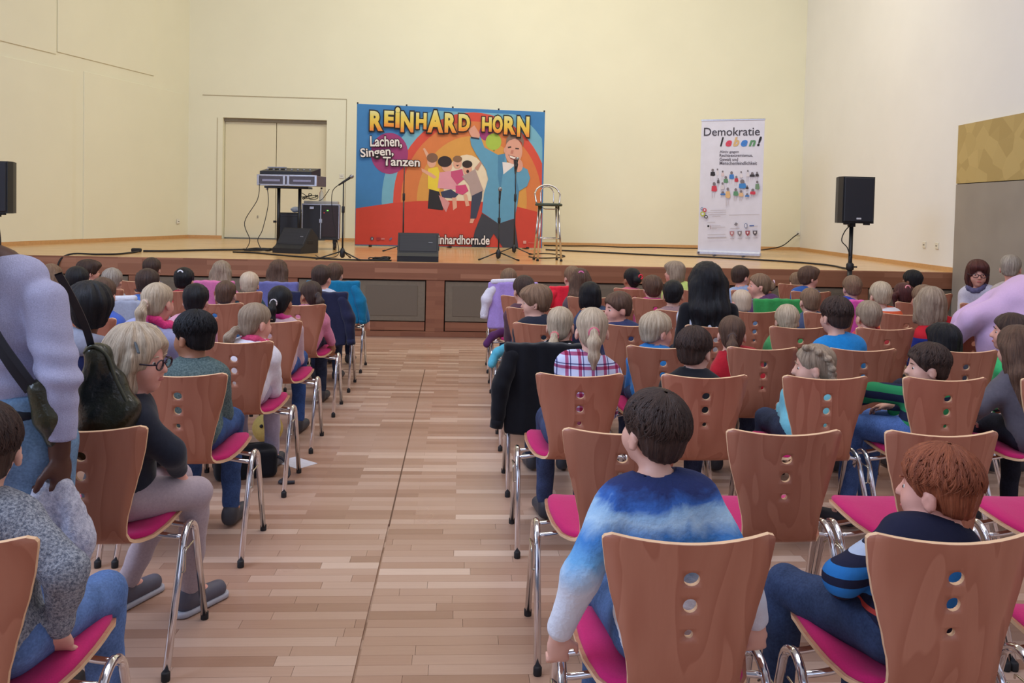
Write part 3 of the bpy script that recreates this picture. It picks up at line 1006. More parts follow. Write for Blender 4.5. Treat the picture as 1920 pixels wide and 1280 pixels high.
figs = []
def fig(cx, cy, col, w=30, hh=70, head=(120, 112, 120)):
    g = (196, 190, 200)
    figs.extend([(g, [(cx - 2, cy), (cx + 3, cy), (cx + 4, cy + hh * 1.1), (cx, cy + hh * 1.1)]), (g, [(cx - w * .5, cy), (cx - w * .38, cy), (cx - w * .3, cy + hh * 1.15), (cx - w * .42, cy + hh * 1.15)]), (head, oval(cx, cy - hh * .42, w * .28, w * .34, 10)), (col, [(cx - w * .42, cy - hh * .2), (cx + w * .4, cy - hh * .22), (cx + w * .55, cy + hh * .32), (cx + w * .2, cy + hh * .45), (cx - w * .5, cy + hh * .36)])])
for a in ((170, 520, (42, 38, 46), 44, 60), (213, 512, (214, 208, 216), 26, 60), (260, 528, (210, 190, 196), 28, 50), (288, 585, (96, 140, 110), 42, 58), (340, 548, (62, 122, 196), 44, 66), (382, 580, (186, 56, 72), 34, 52), (425, 540, (214, 208, 216), 26, 60), (484, 530, (214, 208, 216), 26, 60), (523, 545, (52, 48, 56), 46, 34), (565, 540, (60, 56, 64), 30, 40), (183, 650, (198, 62, 82), 50, 80), (220, 592, (90, 84, 92), 22, 46), (258, 640, (206, 200, 208), 34, 60), (436, 632, (60, 128, 198), 66, 72), (478, 655, (66, 60, 68), 24, 30), (262, 708, (60, 116, 188), 48, 22), (306, 705, (214, 176, 126), 42, 96), (377, 700, (92, 144, 112), 44, 64), (424, 712, (214, 176, 136), 40, 54), (478, 728, (62, 120, 190), 38, 24), (528, 700, (196, 60, 84), 50, 44), (567, 640, (112, 142, 116), 36, 80)):
    fig(*a)
printed('printed_crowd', figs, roll, D6, -.004)
def ringpts(cx, cy, r0, r1, n=14):
    return [(cx + r1 * math.cos(2 * PI * k / n), cy + r1 * math.sin(2 * PI * k / n)) for k in range(n)]
logo = []
for cx, cy, r, c in ((72, 836, 13, (112, 128, 160)), (97, 848, 17, (196, 60, 72)), (78, 882, 22, (176, 186, 84)), (109, 908, 16, (52, 48, 56))):
    logo += [(c, ringpts(cx, cy, 0, r)), ((212, 211, 226), ringpts(cx, cy, 0, r * .5))]
for x0, x1, y in ((150, 290, 850), (125, 292, 868), (130, 290, 888), (165, 240, 903), (315, 585, 897), (122, 192, 958), (160, 240, 990), (160, 282, 1002), (160, 208, 1014), (122, 284, 1068), (122, 292, 1092), (328, 412, 1018), (494, 572, 1002), (326, 362, 1106), (392, 432, 1106), (456, 502, 1106), (526, 566, 1106)):
    logo.append(((176, 170, 182), [(x0, y), (x1, y), (x1, y + (8 if y == 1092 else 4)), (x0, y + (8 if y == 1092 else 4))]))
logo += [((40, 36, 44), oval(130, 992, 10, 10, 10)), ((120, 70, 76), [(150, 985), (154, 985), (154, 1020), (150, 1020)]), ((120, 116, 128), [(362, 985), (378, 965), (396, 978), (380, 1000)]), ((92, 108, 150), oval(466, 998, 14, 24, 12)), ((212, 211, 226), oval(466, 998, 9, 18, 12)), ((70, 96, 160), [(498, 994), (538, 994), (538, 1006), (498, 1006)])]
for cx, c in ((342, (172, 120, 130)), (411, (128, 122, 132)), (481, (150, 58, 74)), (546, (84, 78, 88))):
    logo += [(c, [(cx - 20, 1044), (cx + 20, 1044), (cx + 18, 1072), (cx, 1092), (cx - 18, 1072)]), ((220, 212, 220), [(cx - 8, 1054), (cx + 6, 1052), (cx + 8, 1066), (cx - 4, 1072)])]
printed('printed_logo', logo, roll, D6, -.004)

# ------------------------------------------------------------------ loudspeakers on stands
def speaker(x, y, z0, w, h, rz, label, lab2):
    s = empty('loudspeaker', (x, y, z0), rz)
    tag(s, label, 'loudspeaker', 'hall loudspeakers')
    d = .34
    MB().prism([(-w / 2, 0), (w / 2, 0), (w / 2, d * .35), (w * .30, d), (-w * .30, d), (-w / 2, d * .35)], 2, 0.012, h).build('cabinet', M_BLACK, s)
    MB().box((0, -.008, h / 2 + .01), (w * .93, .022, h * .93), None, .008).build('grille', M_GRILLE, s)
    MB().box((0, -.021, .068), (w * .15, .006, .020), None, .002).build('badge', plain('white_badge', (225, 225, 230), .4), s)
    for fx in (-.36, -.27, .27, .36): MB().box((fx * w, .03, .004), (.03, .05, .02), None, .004).build('foot', M_RUBBER, s)
    MB().lathe([(.045, -.03), (.045, .01), (.03, .014)], 12, Matrix.Translation((0, .15, 0))).build('pole_socket', M_BLACK, s)
    st = empty('speaker_stand', (x - math.sin(rz) * .15, y + math.cos(rz) * .15, 0), rz)
    tag(st, lab2, 'speaker stand', 'loudspeaker stands')
    MB().tube([(0, 0, .62), (0, 0, z0 - .02)], .024, 12).build('upper_pole', M_STEEL, st, True)
    MB().tube([(0, 0, .12), (0, 0, .95)], .029, 12).build('lower_pole', M_STEEL, st, True)
    MB().lathe([(.030, .93), (.044, .94), (.044, 1.0), (.026, 1.02)], 12).build('collar', M_BLACK, st, True)
    MB().tube([(.03, -.01, .97), (.075, -.025, .97)], .010, 8).build('clamp_knob', M_BLACK, st, True)
    for k in range(3):
        a = rad(30 + 120 * k)
        lg = MB().tube([(math.cos(a) * .03, math.sin(a) * .03, .58), (math.cos(a) * .55, math.sin(a) * .55, .02)], .013, 8).build('leg', M_STEEL, st, True)
        MB().tube([(math.cos(a) * .54, math.sin(a) * .54, .03), (math.cos(a) * .575, math.sin(a) * .575, .002)], .018, 8).build('rubber_foot', M_RUBBER, lg, True)
        MB().tube([(math.cos(a) * .025, math.sin(a) * .025, .22), (math.cos(a) * .30, math.sin(a) * .30, .30)], .008, 6).build('brace', M_STEEL, st, True)
    return s
speaker(4.622, 9.72, 1.476, .385, .556, rad(2), 'black loudspeaker with white badge on a pole, right of the roll-up banner', 'black pole stand in front of the stage under the right-hand loudspeaker')
speaker(-5.19, 9.72, 1.378, .385, .586, rad(0), 'dark loudspeaker cut by the left edge of the picture', 'black pole stand at the left edge under the cut-off loudspeaker')
tag(MB().tube(spline([(4.70, 9.98, 1.50), (4.56, 9.90, 1.40), (4.50, 9.86, 1.28), (4.56, 9.84, 1.20), (4.60, 9.85, 1.10)], 6), .006, 6).build('speaker_cable', M_RUBBER, None, True), 'short black cable hanging below the right-hand loudspeaker', 'cable')

# ------------------------------------------------------------------ floor wedges
def wedge(x, y, rz, w, d, h, label):
    o = empty('floor_monitor', (x, y, ZS), rz)
    tag(o, label, 'stage monitor', 'stage floor monitors')
    pr = [(0.0, 0.0), (d, 0.0), (d, h * .62), (d * .62, h), (0.06, h * .30), (0.0, h * .2)]
    mb = MB()
    L = w / 2
    mb.add([(-L, a, b) for a, b in pr] + [(L, a, b) for a, b in pr], [tuple(range(6)), tuple(range(11, 5, -1))] + [(i, 6 + i, 6 + (i + 1) % 6, (i + 1) % 6) for i in range(6)])
    me = fix_normals(mb.mesh('cabinet'))
    link('cabinet', me, M_BLACK, o)
    a, b = Vector((0, .075, h * .33)), Vector((0, d * .60, h * .97))
    n = Vector((0, -(b - a).z, (b - a).y)).normalized()
    T = (b - a).normalized()
    Mx = Matrix(((1, 0, 0, 0), (0, T.y, n.y, (a.y + b.y) / 2), (0, T.z, n.z, (a.z + b.z) / 2), (0, 0, 0, 1)))
    MB().box((0, 0, .004), (w * .92, (b - a).length * .96, .012), Mx, .005).build('grille', M_GRILLE, o)
    MB().box((w * .30, 0, .012), (.05, .012, .004), Mx).build('badge', plain('grey_badge', (120, 122, 130), .5), o)
    for sg in (-1, 1): MB().box((sg * L, d * .55, h * .45), (.012, .12, .05), None, .004).build('handle', M_RUBBER, o)
    return o
wedge(-0.52, 10.36, rad(2), .50, .36, .345, 'black wedge monitor at the stage edge before the big banner')
wedge(-2.36, 11.70, rad(-26), .46, .40, .34, 'black wedge monitor turned aside in front of the equipment rack')

# ------------------------------------------------------------------ microphone stands
M_MESH = plain('mic_grille', (150, 150, 152), .35, .9)
def mic_stand(x, y, top, rot, label, mic, legr=.30, tilt=0):
    s = empty('microphone_stand', (x, y, ZS), 0)
    tag(s, label, 'microphone stand', 'microphone stands on the stage')
    h = top - ZS
    MB().tube([(0, 0, .03), (0, 0, h * .62)], .011, 8).build('lower_pole', M_STEEL, s, True)
    MB().tube([(0, 0, h * .55), (0, 0, h)], .0075, 8).build('upper_pole', M_STEEL, s, True)
    MB().lathe([(.012, .02), (.030, .04), (.034, .10), (.018, .14)], 10).build('hub', M_BLACK, s, True)
    MB().lathe([(.013, h * .60), (.019, h * .61), (.019, h * .68), (.012, h * .69)], 10).build('clutch', M_BLACK, s, True)
    for k in range(3):
        a = rad(rot + 120 * k)
        lg = MB().tube([(math.cos(a) * .02, math.sin(a) * .02, .10), (math.cos(a) * legr, math.sin(a) * legr, .012)], .008, 8).build('leg', M_STEEL, s, True)
        MB().tube([(math.cos(a) * legr * .95, math.sin(a) * legr * .95, .018), (math.cos(a) * legr * 1.08, math.sin(a) * legr * 1.08, .011)], .011, 8).build('rubber_foot', M_RUBBER, lg, True)
    if mic:
        d = Vector((math.cos(rad(tilt)), 0, math.sin(rad(tilt))))
        p = Vector((0, 0, h))
        MB().tube([p - d * .02, p + d * .03], .014, 10).build('clip', M_BLACK, s, True)
        m = empty('microphone', (x, y, ZS), 0)
        tag(m, mic, 'microphone', 'vocal microphones')
        MB().tube([p - d * .07, p + d * .02, p + d * .10], [.010, .013, .017], 10).build('handle', M_BLACK, m, True)
        q = p + d * .125
        MB().tube([p + d * .095, p + d * .105, q, q + d * .015, q + d * .022], [.018, .025, .026, .019, .006], 12).build('head_grille', M_MESH, m, True)
    return s
mic_stand(-1.45, 10.55, 1.85, 200, 'black tripod microphone stand beside the equipment rack', 'handheld microphone clipped aslant to the stand beside the equipment rack', .30, 35)
mic_stand(-0.86, 12.7, 2.16, 195, 'tall thin microphone stand rising behind the centre wedge monitor', None, .28)
mic_stand(0.485, 11.05, 1.70, 210, 'low microphone stand nearest the bar stool', 'upright microphone with shiny head on the low stand', .28, 88)
mic_stand(0.79, 12.7, 2.20, 205, 'tall microphone stand before the printed man on the big banner', 'dark microphone atop the tall stand before the printed man', .28, 80)

# ------------------------------------------------------------------ bar stool
st = empty('bar_stool', (1.135, 11.15, ZS), rad(4))
tag(st, 'chrome bar stool with green round seat and hooped backrest', 'stool')
M_TUBE = plain('polished_steel', (205, 200, 195), .2, 1.0)
MB().lathe([(.165, .715), (.178, .722), (.180, .742), (.165, .752), (.05, .755)], 28).build('seat', plain('dark_green_seat', (66, 76, 62), .5), st, True)
for sx in (-1, 1):
    for sy, fo in ((-1, .10), (1, .12)):
        lg = MB().tube([(sx * .115, sy * .08, .715), (sx * .155, sy * (.08 + fo * .7), .01)], .014, 10).build('leg', M_TUBE, st, True)
        MB().lathe([(.017, 0), (.018, .02), (.014, .024)], 10, Matrix.Translation((sx * .155, sy * (.08 + fo * .7), 0))).build('foot_cap', M_RUBBER, lg, True)
for sy in (-.125, .135): MB().tube([(-.137, sy, .295), (.137, sy, .295)], .009, 8).build('foot_rest', M_TUBE, st, True)
MB().tube([(-.12, -.07, .70), (-.06, -.075, .675), (.06, -.075, .675), (.12, -.07, .70)], .007, 8).build('seat_bracket', M_TUBE, st, True)
hp = [(-.150, .06, .74), (-.168, .10, .86)] + [(-.168 * math.cos(rad(a)), .11 + .05 * math.sin(rad(a)), .86 + .135 * math.sin(rad(a))) for a in range(15, 180, 15)] + [(.168, .10, .86), (.150, .06, .74)]
MB().tube(spline(hp, 3), .012, 10).build('outer_hoop', M_TUBE, st, True)
hp = [(-.085, .12, .74), (-.088, .14, .88)] + [(-.085 * math.cos(rad(a)), .155, .88 + .095 * math.sin(rad(a))) for a in range(20, 180, 20)] + [(.088, .14, .88), (.085, .12, .74)]
MB().tube(spline(hp, 3), .008, 8).build('inner_hoop', M_TUBE, st, True)

# ------------------------------------------------------------------ mixer case on a keyboard stand, racks
M_CASE = plain('black_laminate', (30, 29, 34), .45)
ks = empty('equipment_stand', (-2.45, 12.5, ZS), 0)
tag(ks, 'black two-column stand carrying the mixer case', 'stand')
for fx in (-.19, .11): MB().tube([(fx, 0, .02), (fx, 0, .90)], .024, 10).build('column', M_STEEL, ks, True)
MB().box((-.05, 0, .905), (.62, .34, .03), None, .004).build('top_bracket', M_STEEL, ks)
for fx in (-.19, .11): MB().box((fx, 0, .015), (.06, .50, .03), None, .004).build('foot', M_STEEL, ks)
MB().tube([(-.215, -.01, .41), (-.26, -.02, .41)], .016, 8).build('clamp_knob', M_BLACK, ks, True)
MB().tube([(-.33, -.12, .90), (-.33, -.12, .86)], .018, 8).build('hook_lamp', M_ALU, ks, True)
mc = empty('mixer_case', (-2.44, 12.48, ZS + .922), rad(-9))
tag(mc, 'aluminium-edged tray case open under the mixer', 'flight case')
MB().box((0, 0, .08), (.84, .46, .145), None, .004).build('shell', plain('case_side', (88, 82, 90), .4), mc)
for z in (.012, .148): MB().box((0, -.232, z), (.85, .012, .024), None, .003).build('edge_rail', M_ALU, mc)
for fx in (-.42, -.04, .02, .42): MB().box((fx, -.235, .08), (.035, .016, .155), None, .003).build('corner_fitting', M_ALU, mc)
for fx in (-.23, .22): MB().box((fx, -.236, .075), (.26, .008, .03), None, .003).build('front_bar', plain('pale_bar', (150, 150, 178), .4), mc)
mx = empty('mixing_desk', (-2.46, 12.52, ZS + 1.076), rad(-9))
tag(mx, 'black mixing desk lying in the tray case', 'mixer')
mbx = MB().prism([(-.20, 0), (.20, 0), (.20, .12), (-.20, .055)], 0, -.40, .36)
link('body', fix_normals(mbx.mesh('body')), M_CASE, mx)
for i in range(8):
    MB().box((-.34 + i * .09, -.06, .086), (.02, .03, .02), None, .003).build('fader', plain('fader_grey', (150, 150, 160), .5), mx)
MB().box((-.24, .05, .118), (.26, .10, .016), None, .003).build('display_strip', plain('silver_strip', (160, 160, 172), .35, .5), mx)
rk = empty('rack_case', (-2.105, 13.0, ZS), rad(6))
tag(rk, 'black rolling rack case with aluminium edges and a green light', 'flight case')
MB().box((0, 0, .415), (.54, .50, .51), None, .004).build('body', M_CASE, rk)
for fx in (-.265, .0, .265): MB().box((fx, -.252, .415), (.018, .012, .52), None, .003).build('edge_rail', M_ALU, rk)
for z in (.160, .672): MB().box((0, -.252, z), (.55, .012, .020), None, .003).build('edge_rail', M_ALU if z > .5 else M_CASE, rk)
MB().box((.135, -.254, .42), (.23, .008, .45), None, .003).build('door', plain('maroon_black', (42, 28, 34), .5), rk)
MB().box((.0, -.262, .43), (.045, .012, .06), None, .003).build('latch', M_ALU, rk)
MB().box((-.13, -.262, .62), (.06, .014, .04), None, .003).build('handle', M_ALU, rk)
MB().box((.10, -.262, .585), (.022, .01, .012)).build('green_light', emit('green_led', (120, 255, 90), 2.0), rk)
MB().box((.05, -.262, .55), (.012, .008, .010)).build('red_light', emit('red_led', (220, 60, 60), .6), rk)
MB().box((0, 0, .70), (.50, .42, .05), None, .01).build('lid_tray', plain('grey_papers', (170, 165, 160), .7), rk)
for fx in (-.2, .2):
    for fy in (-.18, .18):
        w_ = MB().tube([(fx - .018, fy, .055), (fx + .018, fy, .055)], .053, 14).build('castor', M_RUBBER, rk)
        MB().box((fx, fy, .125), (.05, .05, .06), None, .004).build('castor_fork', M_STEEL, w_)
sb = empty('black_crate', (-2.565, 12.98, ZS), 0)
tag(sb, 'black equipment box behind the stand columns', 'box')
MB().box((0, 0, .275), (.30, .36, .53), None, .01).build('body', M_CASE, sb)
MB().box((0, -.18, .50), (.31, .02, .02), None, .004).build('edge', plain('dark_edge', (52, 50, 58), .4), sb)
for fx in (-.12, .12): MB().lathe([(.02, 0), (.02, .012)], 8, Matrix.Translation((fx, -.14, 0))).build('foot', M_RUBBER, sb)
cl = Field()
for i in range(7): cl.ell((rs.uniform(-.06, .06), rs.uniform(-.05, .05), .02 + .015 * i % .05), (rs.uniform(.03, .06), .035, .022), k=.02)
c_ = link('cloth_bundle', cl.mesh('cloth_bundle', .01), cloth('pale_blue_cloth', (168, 176, 196)), None, (-2.46, 12.93, ZS + .545))
tag(c_, 'pale crumpled cloth lying on the black equipment box', 'cloth')
bt = empty('water_bottle', (-2.10, 12.92, ZS + .725), 0)
tag(bt, 'small clear bottle with dark cap standing on the rack case', 'bottle')
gm = NT('clear_plastic'); gm.set((.85, .88, .9), .1); gm.b.inputs['Transmission Weight'].default_value = .7
MB().lathe([(.030, 0), (.032, .01), (.032, .12), (.014, .16), (.013, .18)], 14).build('body', gm.m, bt, True)
MB().lathe([(.015, .178), (.015, .20), (.012, .203)], 12).build('cap', plain('dark_cap', (40, 36, 48), .5), bt, True)

# ------------------------------------------------------------------ cables and sockets
def cable(name, pts, r, label, n=6, sag=0.0):
    P = [(p[0], p[1], p[2] if len(p) > 2 else ZS + r) for p in pts]
    return tag(MB().tube(spline(P, n), r, 6).build(name, M_RUBBER, None, True), label, 'cable')
cable('stage_cable', [(-4.72, 10.24, .45), (-4.70, 10.26, .80), (-4.60, 10.33, .915), (-4.37, 10.5), (-4.18, 10.62), (-4.14, 10.96), (-4.15, 11.25)], .011, 'black cable running over the left stage edge to the coupler')
cable('stage_cable', [(-4.13, 11.36), (-3.9, 11.45), (-3.71, 11.68), (-3.47, 11.93), (-3.2, 12.1), (-3.0, 12.2), (-2.80, 12.1)], .013, 'black cable from the coupler to the equipment stand')
cb = MB().box((-4.2, 11.32, ZS + .025), (.12, .07, .05), None, .012).build('cable_coupler', M_RUBBER)
tag(cb, 'black plug coupler lying on the left part of the stage floor', 'plug')
cable('stage_cable', [(-3.05, 11.62), (-2.75, 11.5), (-2.53, 11.3), (-2.18, 10.95), (-1.79, 10.62), (-1.48, 10.42), (-1.13, 10.38), (-0.84, 10.42)], .010, 'black cable along the stage edge below the wedge monitors')
cable('stage_cable', [(1.40, 14.05), (1.7, 13.87), (2.18, 13.54), (2.63, 13.22), (3.07, 12.91), (3.60, 12.72), (4.19, 12.3), (4.64, 11.8), (4.91, 11.2), (4.86, 10.6), (4.80, 10.32, .905), (4.78, 10.24, .80), (4.80, 10.2, .55), (4.72, 10.1, .02)], .012, 'long black cable crossing the stage towards the right-hand loudspeaker')
cable('stage_cable', [(1.55, 15.9), (1.97, 15.8), (2.5, 16.05), (2.99, 15.75), (3.6, 15.95), (4.2, 15.85), (4.8, 15.95), (5.4, 15.6)], .010, 'thin cable lying along the foot of the back wall')
cable('stage_cable', [(5.43, 15.55), (5.75, 15.9), (6.15, 16.05, .98), (6.42, 16.15, 1.16), (6.52, 16.18, 1.22)], .010, 'cable rising to the socket in the right stage corner')
cable('stage_cable', [(0.95, 11.9), (1.05, 11.6), (1.31, 11.75), (1.50, 12.3), (1.29, 12.9), (1.0, 12.5)], .008, 'thin cable loop on the floor behind the bar stool')
cable('stage_cable', [(-2.87, 12.30, 1.84), (-2.89, 12.28, 1.62), (-3.05, 12.22, 1.3), (-2.97, 12.2, 1.05), (-3.02, 12.15)], .006, 'thin cable hanging left of the equipment stand, outermost')
cable('stage_cable', [(-2.76, 12.30, 1.80), (-2.74, 12.28, 1.55), (-2.80, 12.22, 1.2), (-2.86, 12.2, 1.05), (-2.78, 12.12)], .006, 'thin cable hanging close to the left stand column')
cable('stage_cable', [(-1.50, 10.56, 1.82), (-1.60, 10.65, 1.72), (-1.60, 10.7, 1.45), (-1.55, 10.68, 1.2), (-1.52, 10.65, .95), (-1.75, 10.8), (-1.9, 11.3)], .005, 'microphone cable hanging beside the stand near the rack')
cable('stage_cable', [(-1.95, 12.7, 1.80), (-2.06, 12.8, 1.66), (-2.14, 12.85, 1.62)], .005, 'thin cable from the mixer case down to the rack')
def coil(name, cx, cy, r, label, turns=3, seed=1):
    q = random.Random(seed)
    pts = []
    for i in range(turns * 9):
        a = i * 2 * PI / 9
        rr = r * (1 + q.uniform(-.35, .35))
        pts.append((cx + rr * math.cos(a), cy + rr * .8 * math.sin(a), ZS + .012 + q.uniform(0, .03)))
    tag(MB().tube(spline(pts, 4), .008, 6).build(name, M_RUBBER, None, True), label, 'cable')
coil('cable_tangle', -2.80, 12.0, .17, 'tangle of black cables beside the left wedge monitor', 4, 2)
coil('cable_tangle', -0.98, 10.50, .11, 'small black cable coil beside the centre wedge monitor', 3, 5)
pts = [(-2.36, 12.92, ZS + .74)]
qq = random.Random(8)
for i in range(16): pts.append((-2.30 + qq.uniform(-.12, .16), 12.88 + qq.uniform(-.06, .06), ZS + .74 + qq.uniform(0, .10)))
tag(MB().tube(spline(pts, 4), .006, 6).build('cable_tangle', M_RUBBER, None, True), 'cables heaped on top of the rack case', 'cable')
M_SOCK = plain('white_socket', (232, 228, 216), .4)
def socket(loc, rz, label, n=2):
    s = empty('wall_socket', loc, rz)
    tag(s, label, 'socket', 'wall sockets')
    MB().box((0, -.006, 0), (.085, .014, .085 if n == 1 else .085), None, .004).build('frame', M_SOCK, s)
    for fx in (-.012, .012): MB().box((fx, -.014, 0), (.010, .006, .014)).build('pin_hole', plain('socket_dark', (84, 78, 72), .8), s)
ra_ = math.atan2(_rd.y, _rd.x)
for sx, lb in ((5.144, 'white double wall socket farther from the partition panel'), (5.496, 'white double wall socket nearer the partition panel')):
    p = MR @ Vector((sx, 0.0, 1.211))
    for q in (-.06, .06): pass
    socket(tuple(p), ra_, lb)
p = ML @ Vector((.342, .03, 1.21))
socket(tuple(p), math.atan2(_ld.y, _ld.x) + PI, 'small white wall socket low on the left stage wall')
socket((6.535, YB, 1.225), 0, 'wall socket with plugged cable in the right stage corner')
socket((-2.27, YB, 2.12), 0, 'white wall switch box between stage door and banner')

# ------------------------------------------------------------------ people: materials
def skin_mat(rgb):
    key = ('skin', rgb)
    if key in _mc: return _mc[key]
    t = NT('skin')
    c = lin(rgb)
    v = t.coords('Object')
    f = t.noise(v, 14, 3)
    col = t.ramp(f, [(0.3, (c[0] * .92, c[1] * .86, c[2] * .84)), (0.7, c)])
    t.b.inputs['Subsurface Weight'].default_value = 0.0
    _mc[key] = t.set(col, 0.5, 0, 0.4)
    return _mc[key]
SKIN = {'fair': (226, 176, 156), 'pink': (228, 168, 150), 'tan': (176, 122, 92), 'brown': (130, 86, 62), 'dark': (84, 52, 40)}
def hair_mat(rgb, light):
    key = ('hair', rgb)
    if key in _mc: return _mc[key]
    t = NT('hair_strands')
    at = t.n('ShaderNodeAttribute', attribute_name='hv')
    f = t.noise(at.outputs['Vector'], 5.0, 4, 0.7, 0.2)
    g = t.noise(at.outputs['Vector'], 1.6, 2, 0.5)
    a, b = lin(rgb), lin(light)
    m = t.math('ADD', t.math('MULTIPLY', f, 0.7), t.math('MULTIPLY', g, 0.3))
    col = t.ramp(m, [(0.36, a), (0.50, tuple((x + y) / 2 for x, y in zip(a, b))), (0.64, b)])
    t.bump(f, 0.55, 0.02)
    _mc[key] = t.set(col, 0.48, 0, 0.35)
    return _mc[key]
HAIR = {'black': ((8, 8, 11), (26, 24, 30)), 'darkbrown': ((44, 31, 27), (84, 62, 52)), 'brown': ((66, 46, 36), (116, 86, 68)), 'lightbrown': ((98, 74, 56), (158, 126, 100)),
        'darkblond': ((122, 101, 82), (186, 165, 142)), 'blond': ((152, 130, 106), (228, 208, 180)), 'pale': ((196, 168, 140), (232, 212, 188)), 'red': ((112, 54, 32), (176, 100, 66)), 'auburn': ((52, 22, 24), (104, 54, 50)), 'grey': ((120, 108, 98), (196, 184, 170))}
def stripes(name, cols, period, z0=0.0):
    t = NT(name)
    s = t.sep(t.coords('Object'))
    f = t.math('FRACT', t.math('MULTIPLY', t.math('ADD', s[2], -z0), 1.0 / period))
    n = len(cols)
    col = t.ramp(f, [(w, lin(c)) for w, c in cols], 'CONSTANT')
    t.bump(t.noise(t.coords('Object'), 60, 3), .15, .01)
    return t.set(col, .9, 0, .2)
def plaid(name):
    t = NT(name)
    s = t.sep(t.coords('Object'))
    col = lin((200, 206, 232))
    for ax, fr, ph in ((0, 17.0, 0.1), (2, 17.0, .3)):
        f = t.math('FRACT', t.math('ADD', t.math('MULTIPLY', s[ax], fr), ph))
        band = t.ramp(f, [(0.0, (1, 1, 1)), (0.30, lin((206, 70, 116))), (0.55, (1, 1, 1)), (0.66, lin((76, 72, 130))), (0.74, (1, 1, 1))], 'CONSTANT')
        col = t.mix(0.9, col, band, 'MULTIPLY')
    return t.set(col, .9, 0, .2)
def dots(name, base, dot, scale):
    t = NT(name)
    vo = t.n('ShaderNodeTexVoronoi', feature='F1')
    vo.inputs['Scale'].default_value = scale
    vo.inputs['Randomness'].default_value = .35
    t.l(t.coords('Object'), vo.inputs['Vector'])
    return t.set(t.ramp(vo.outputs['Distance'], [(0.0, lin(dot)), (0.30, lin(base))], 'CONSTANT'), .9, 0, .2)
def tiedye(name, stops, z0, z1):
    t = NT(name)
    v = t.coords('Object')
    s = t.sep(v)
    n = t.noise(v, 9, 4, .6, 1.0)
    f = t.math('ADD', t.math('MULTIPLY', t.math('ADD', s[2], -z0), 1 / (z1 - z0)), t.math('MULTIPLY', t.math('ADD', n, -.5), .20))
    t.bump(t.math('ADD', t.noise(v, 70, 3), t.math('MULTIPLY', t.noise(v, 10, 2), 2)), .2, .02)
    return t.set(t.ramp(f, [(p, lin(c)) for p, c in stops]), .92, 0, .2)
def knit(name, dark, light, sc=170):
    t = NT(name)
    v = t.coords('Object')
    f = t.noise(v, sc, 3, .8)
    t.bump(f, .6, .01)
    return t.set(t.ramp(f, [(0.38, lin(dark)), (0.62, lin(light))]), .95, 0, .2)
def denim(rgb=(70, 96, 140)):
    key = ('denim', rgb)
    if key not in _mc:
        t = NT('denim')
        v = t.coords('Object')
        c = lin(rgb)
        f = t.math('ADD', t.math('MULTIPLY', t.noise(v, 160, 2), .4), t.math('MULTIPLY', t.noise(v, 12, 3, .6), .6))
        t.bump(t.noise(v, 16, 2), .25, .02)
        _mc[key] = t.set(t.ramp(f, [(.35, tuple(x * .65 for x in c)), (.65, tuple(min(1, x * 1.35) for x in c))]), .9, 0, .2)
    return _mc[key]
M_EYE = plain('eye_white', (232, 226, 220), .25)
M_IRIS = plain('dark_iris', (48, 34, 28), .2)
M_LIP = plain('lips', (188, 104, 98), .5)

# ------------------------------------------------------------------ people: shared head pieces
def rot(yaw, pitch=0.0, roll=0.0):
    """yaw clockwise from +Y seen from above, pitch down positive"""
    return Matrix.Rotation(-rad(yaw), 3, 'Z') @ Matrix.Rotation(-rad(pitch), 3, 'X') @ Matrix.Rotation(rad(roll), 3, 'Y')
def ball(r, seg=10, rings=7):
    return MB().lathe([(max(r * math.sin(PI * i / rings), .0004), -r * math.cos(PI * i / rings)) for i in range(rings + 1)], seg)
def eye_mesh():
    mb = ball(.0098)
    mb2 = ball(.0068)
    mb.add(mb2.v, mb2.f, Matrix.Translation((0, .0046, 0)), 1)
    return mb.mesh('eye', True, [M_EYE, M_IRIS])
EYE_ME = eye_mesh()
LIP_ME = MB().add(ball(1.0, 12, 8).v, ball(1.0, 12, 8).f, Matrix.Diagonal((.019, .009, .0065, 1))).mesh('mouth', True, [M_LIP])
BROW_ME = MB().tube([(-.014, 0, -.002), (-.005, .003, .002), (.006, .002, .003), (.014, -.003, 0)], [.0016, .0028, .0028, .0012], 6).mesh('eyebrow', True)

CROWN = np.array((0.0, -0.035, 0.115))
def hv_attr(me):
    n = len(me.vertices)
    co = np.empty(n * 3, np.float32)
    me.vertices.foreach_get('co', co)
    co = co.reshape(-1, 3)
    phi = np.arctan2(co[:, 0], co[:, 1] + 0.03)
    d = np.linalg.norm(co - CROWN, axis=1)
    hv = np.stack([np.cos(phi) * 4.2, np.sin(phi) * 4.2, d * 4.5], 1).astype(np.float32)
    a = me.attributes.new('hv', 'FLOAT_VECTOR', 'POINT')
    a.data.foreach_set('vector', hv.ravel())
def strandwarp(amp, fr=17):
    def fn(X, Y, Z):
        phi = np.arctan2(X + 0 * Y, Y + .03 + 0 * X)
        d = np.sqrt((X - CROWN[0]) ** 2 + (Y - CROWN[1]) ** 2 + (Z - CROWN[2]) ** 2)
        w = np.clip(d / .05, 0, 1)
        return amp * w * (np.sin(phi * fr + 9 * d) * .6 + np.sin(phi * (fr * 1.9) + 2 + 26 * d) * .4) + amp * .6 * np.sin(55 * X + 3) * np.sin(48 * Y + 1) * np.sin(51 * Z)
    return fn
_HM = {}
